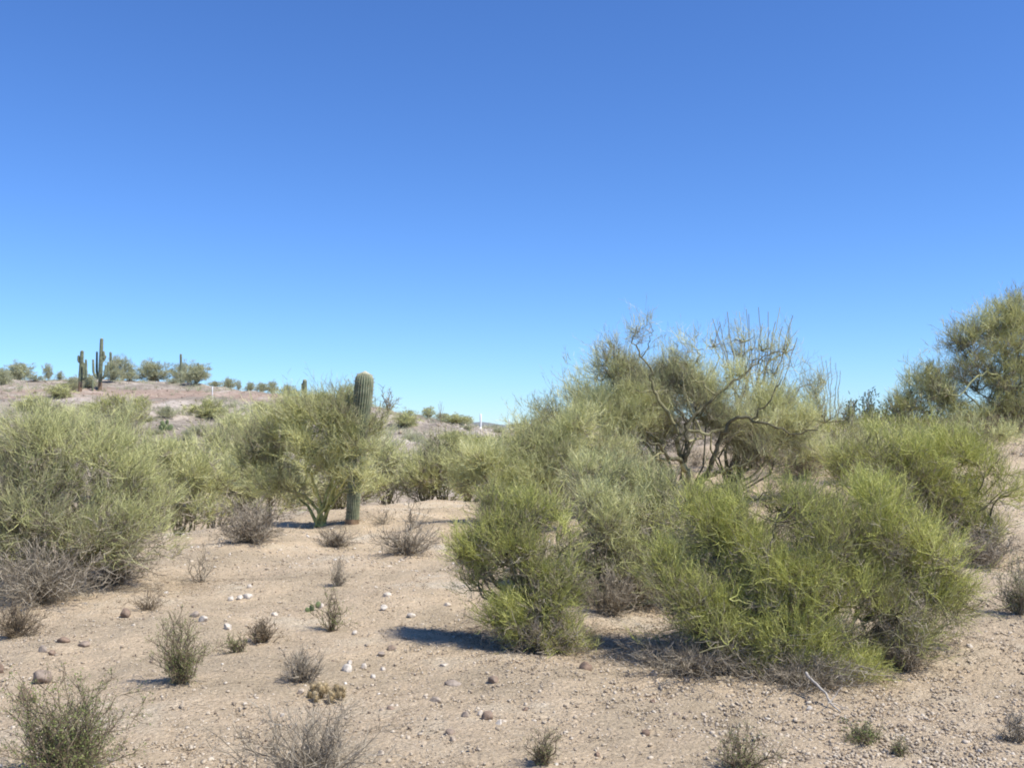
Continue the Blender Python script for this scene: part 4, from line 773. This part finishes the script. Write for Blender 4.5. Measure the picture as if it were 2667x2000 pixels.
scatter('gravel', P, sz_, np.clip(rng.normal(.5, .22, len(P)), 0, .88+.12*(rng.random(len(P)) < .12)), 'loose tan and grey gravel covering the sandy foreground')
P = ground_pts(26000, 14, 30); sz_ = np.clip(.02*rng.lognormal(0, .5, len(P)), .01, .07); P[:, 2] += sz_*.1
scatter('gravel', P, sz_, np.clip(rng.normal(.6, .22, len(P)), 0, 1), 'loose gravel on the sandy crest and the right hand bank')
n = 6000; dd = rng.uniform(50, 112, n); px = rng.uniform(-100, 1350, n); x = (px-CX)/F*dd; P = np.stack([x, dd, H(x, dd)], 1)
sz_ = np.clip(.09*rng.lognormal(0, .5, n), .05, .4); tn = np.clip(rng.normal(.42, .25, n), 0, .85)
k = (px > 1180) & (dd > 75); sz_[k] *= 1.9; tn[k] = np.clip(tn[k]+.35, 0, 1)
scatter('hill_stones', P, sz_, tn, 'scattered pale stones over the bare pinkish hill')
# fallen twigs and litter on the sand
n = 5200; P = ground_pts(n, 5.4, 24); P[:, 2] += .006; a = rng.uniform(0, 6.28, n); m = MB()
m2 = twigs(m, P, unit(np.stack([np.cos(a), np.sin(a), rng.normal(0, .1, n)], 1)), rng.uniform(.03, .16, n), .0016, bend=.3)
tag(m.build('twig_litter', M['dead']), 'thin dead twig litter lying on the sand', 'litter', kind='stuff')

def tufts(name, P, hh, nb, wd, mt, label, cat):
    n = len(P); k = np.repeat(np.arange(n), nb); m = MB()
    d0 = unit(rng.normal(size=(len(k), 3))*[.7, .7, .3]+[0, 0, .75]); L = hh[k]*rng.uniform(.4, 1.1, len(k))
    P0 = P[k]+rng.normal(size=(len(k), 3))*(hh[k]*.28)[:, None]*[1, 1, 0]
    twigs(m, P0, d0, L, wd, bend=.35, tint=np.clip(rng.random(n)[k]*.6+rng.random(len(k))*.4, 0, 1))
    return tag(m.build(name, M[mt]), label, cat, kind='stuff')
n = 2600; dd = rng.uniform(46, 118, n); px = rng.uniform(-150, 1560, n); x = (px-CX)/F*dd; P = np.stack([x, dd, H(x, dd)], 1)
kp = np.sin(x*.25)*np.sin(dd*.17+1)+.5*np.sin(x*.7+dd*.3)+rng.normal(size=n)*.5 > -.1+.6*((dd > 72) & (dd < 98)); P = P[kp]
tufts('low_scrub', P, rng.uniform(.25, .75, len(P)), 26, .011, 'far', 'low olive grey scrub dotted over the far slope and ridge', 'scrub')
n = 420; P = ground_pts(n, 5.5, 25, pw=.8); tufts('dry_weeds', P, rng.uniform(.03, .10, n), 14, .0012, 'brown', 'tiny dry weeds scattered thinly over the sand', 'weeds')
n = 900; dd = rng.uniform(26, 60, n); px = rng.uniform(1500, 2800, n); x = (px-CX)/F*dd; P = np.stack([x, dd, H(x, dd)], 1)
tufts('bank_scrub', P, rng.uniform(.15, .55, n), 30, .006, 'dead', 'low grey dry scrub along the top of the right hand bank', 'scrub')

# fallen twigs and leaf litter gathered under the near bushes
Ps = []
for px, py, wpx, k in ((2030, 1740, 900, 9000), (1400, 1670, 420, 3600), (1620, 1570, 360, 3000), (160, 1530, 700, 5200), (2430, 1440, 520, 2600), (1350, 1400, 500, 2600), (835, 1372, 300, 1500)):
    b = G(px, py); ww = sz(wpx, b)/2; a = rng.normal(size=(k, 2))*[ww*.55, ww*.38]; x = b[0]+a[:, 0]; y = b[1]+.35*ww+a[:, 1]; Ps.append(np.stack([x, y, H(x, y)+.006], 1))
P = np.concatenate(Ps); n = len(P); a = rng.uniform(0, 6.28, n); m = MB()
twigs(m, P, unit(np.stack([np.cos(a), np.sin(a), np.abs(rng.normal(0, .22, n))], 1)), rng.uniform(.02, .12, n), .0017, bend=.3)
tag(m.build('leaf_litter', M['brown']), 'brown litter of dead twigs gathered under the bushes', 'litter', kind='stuff')
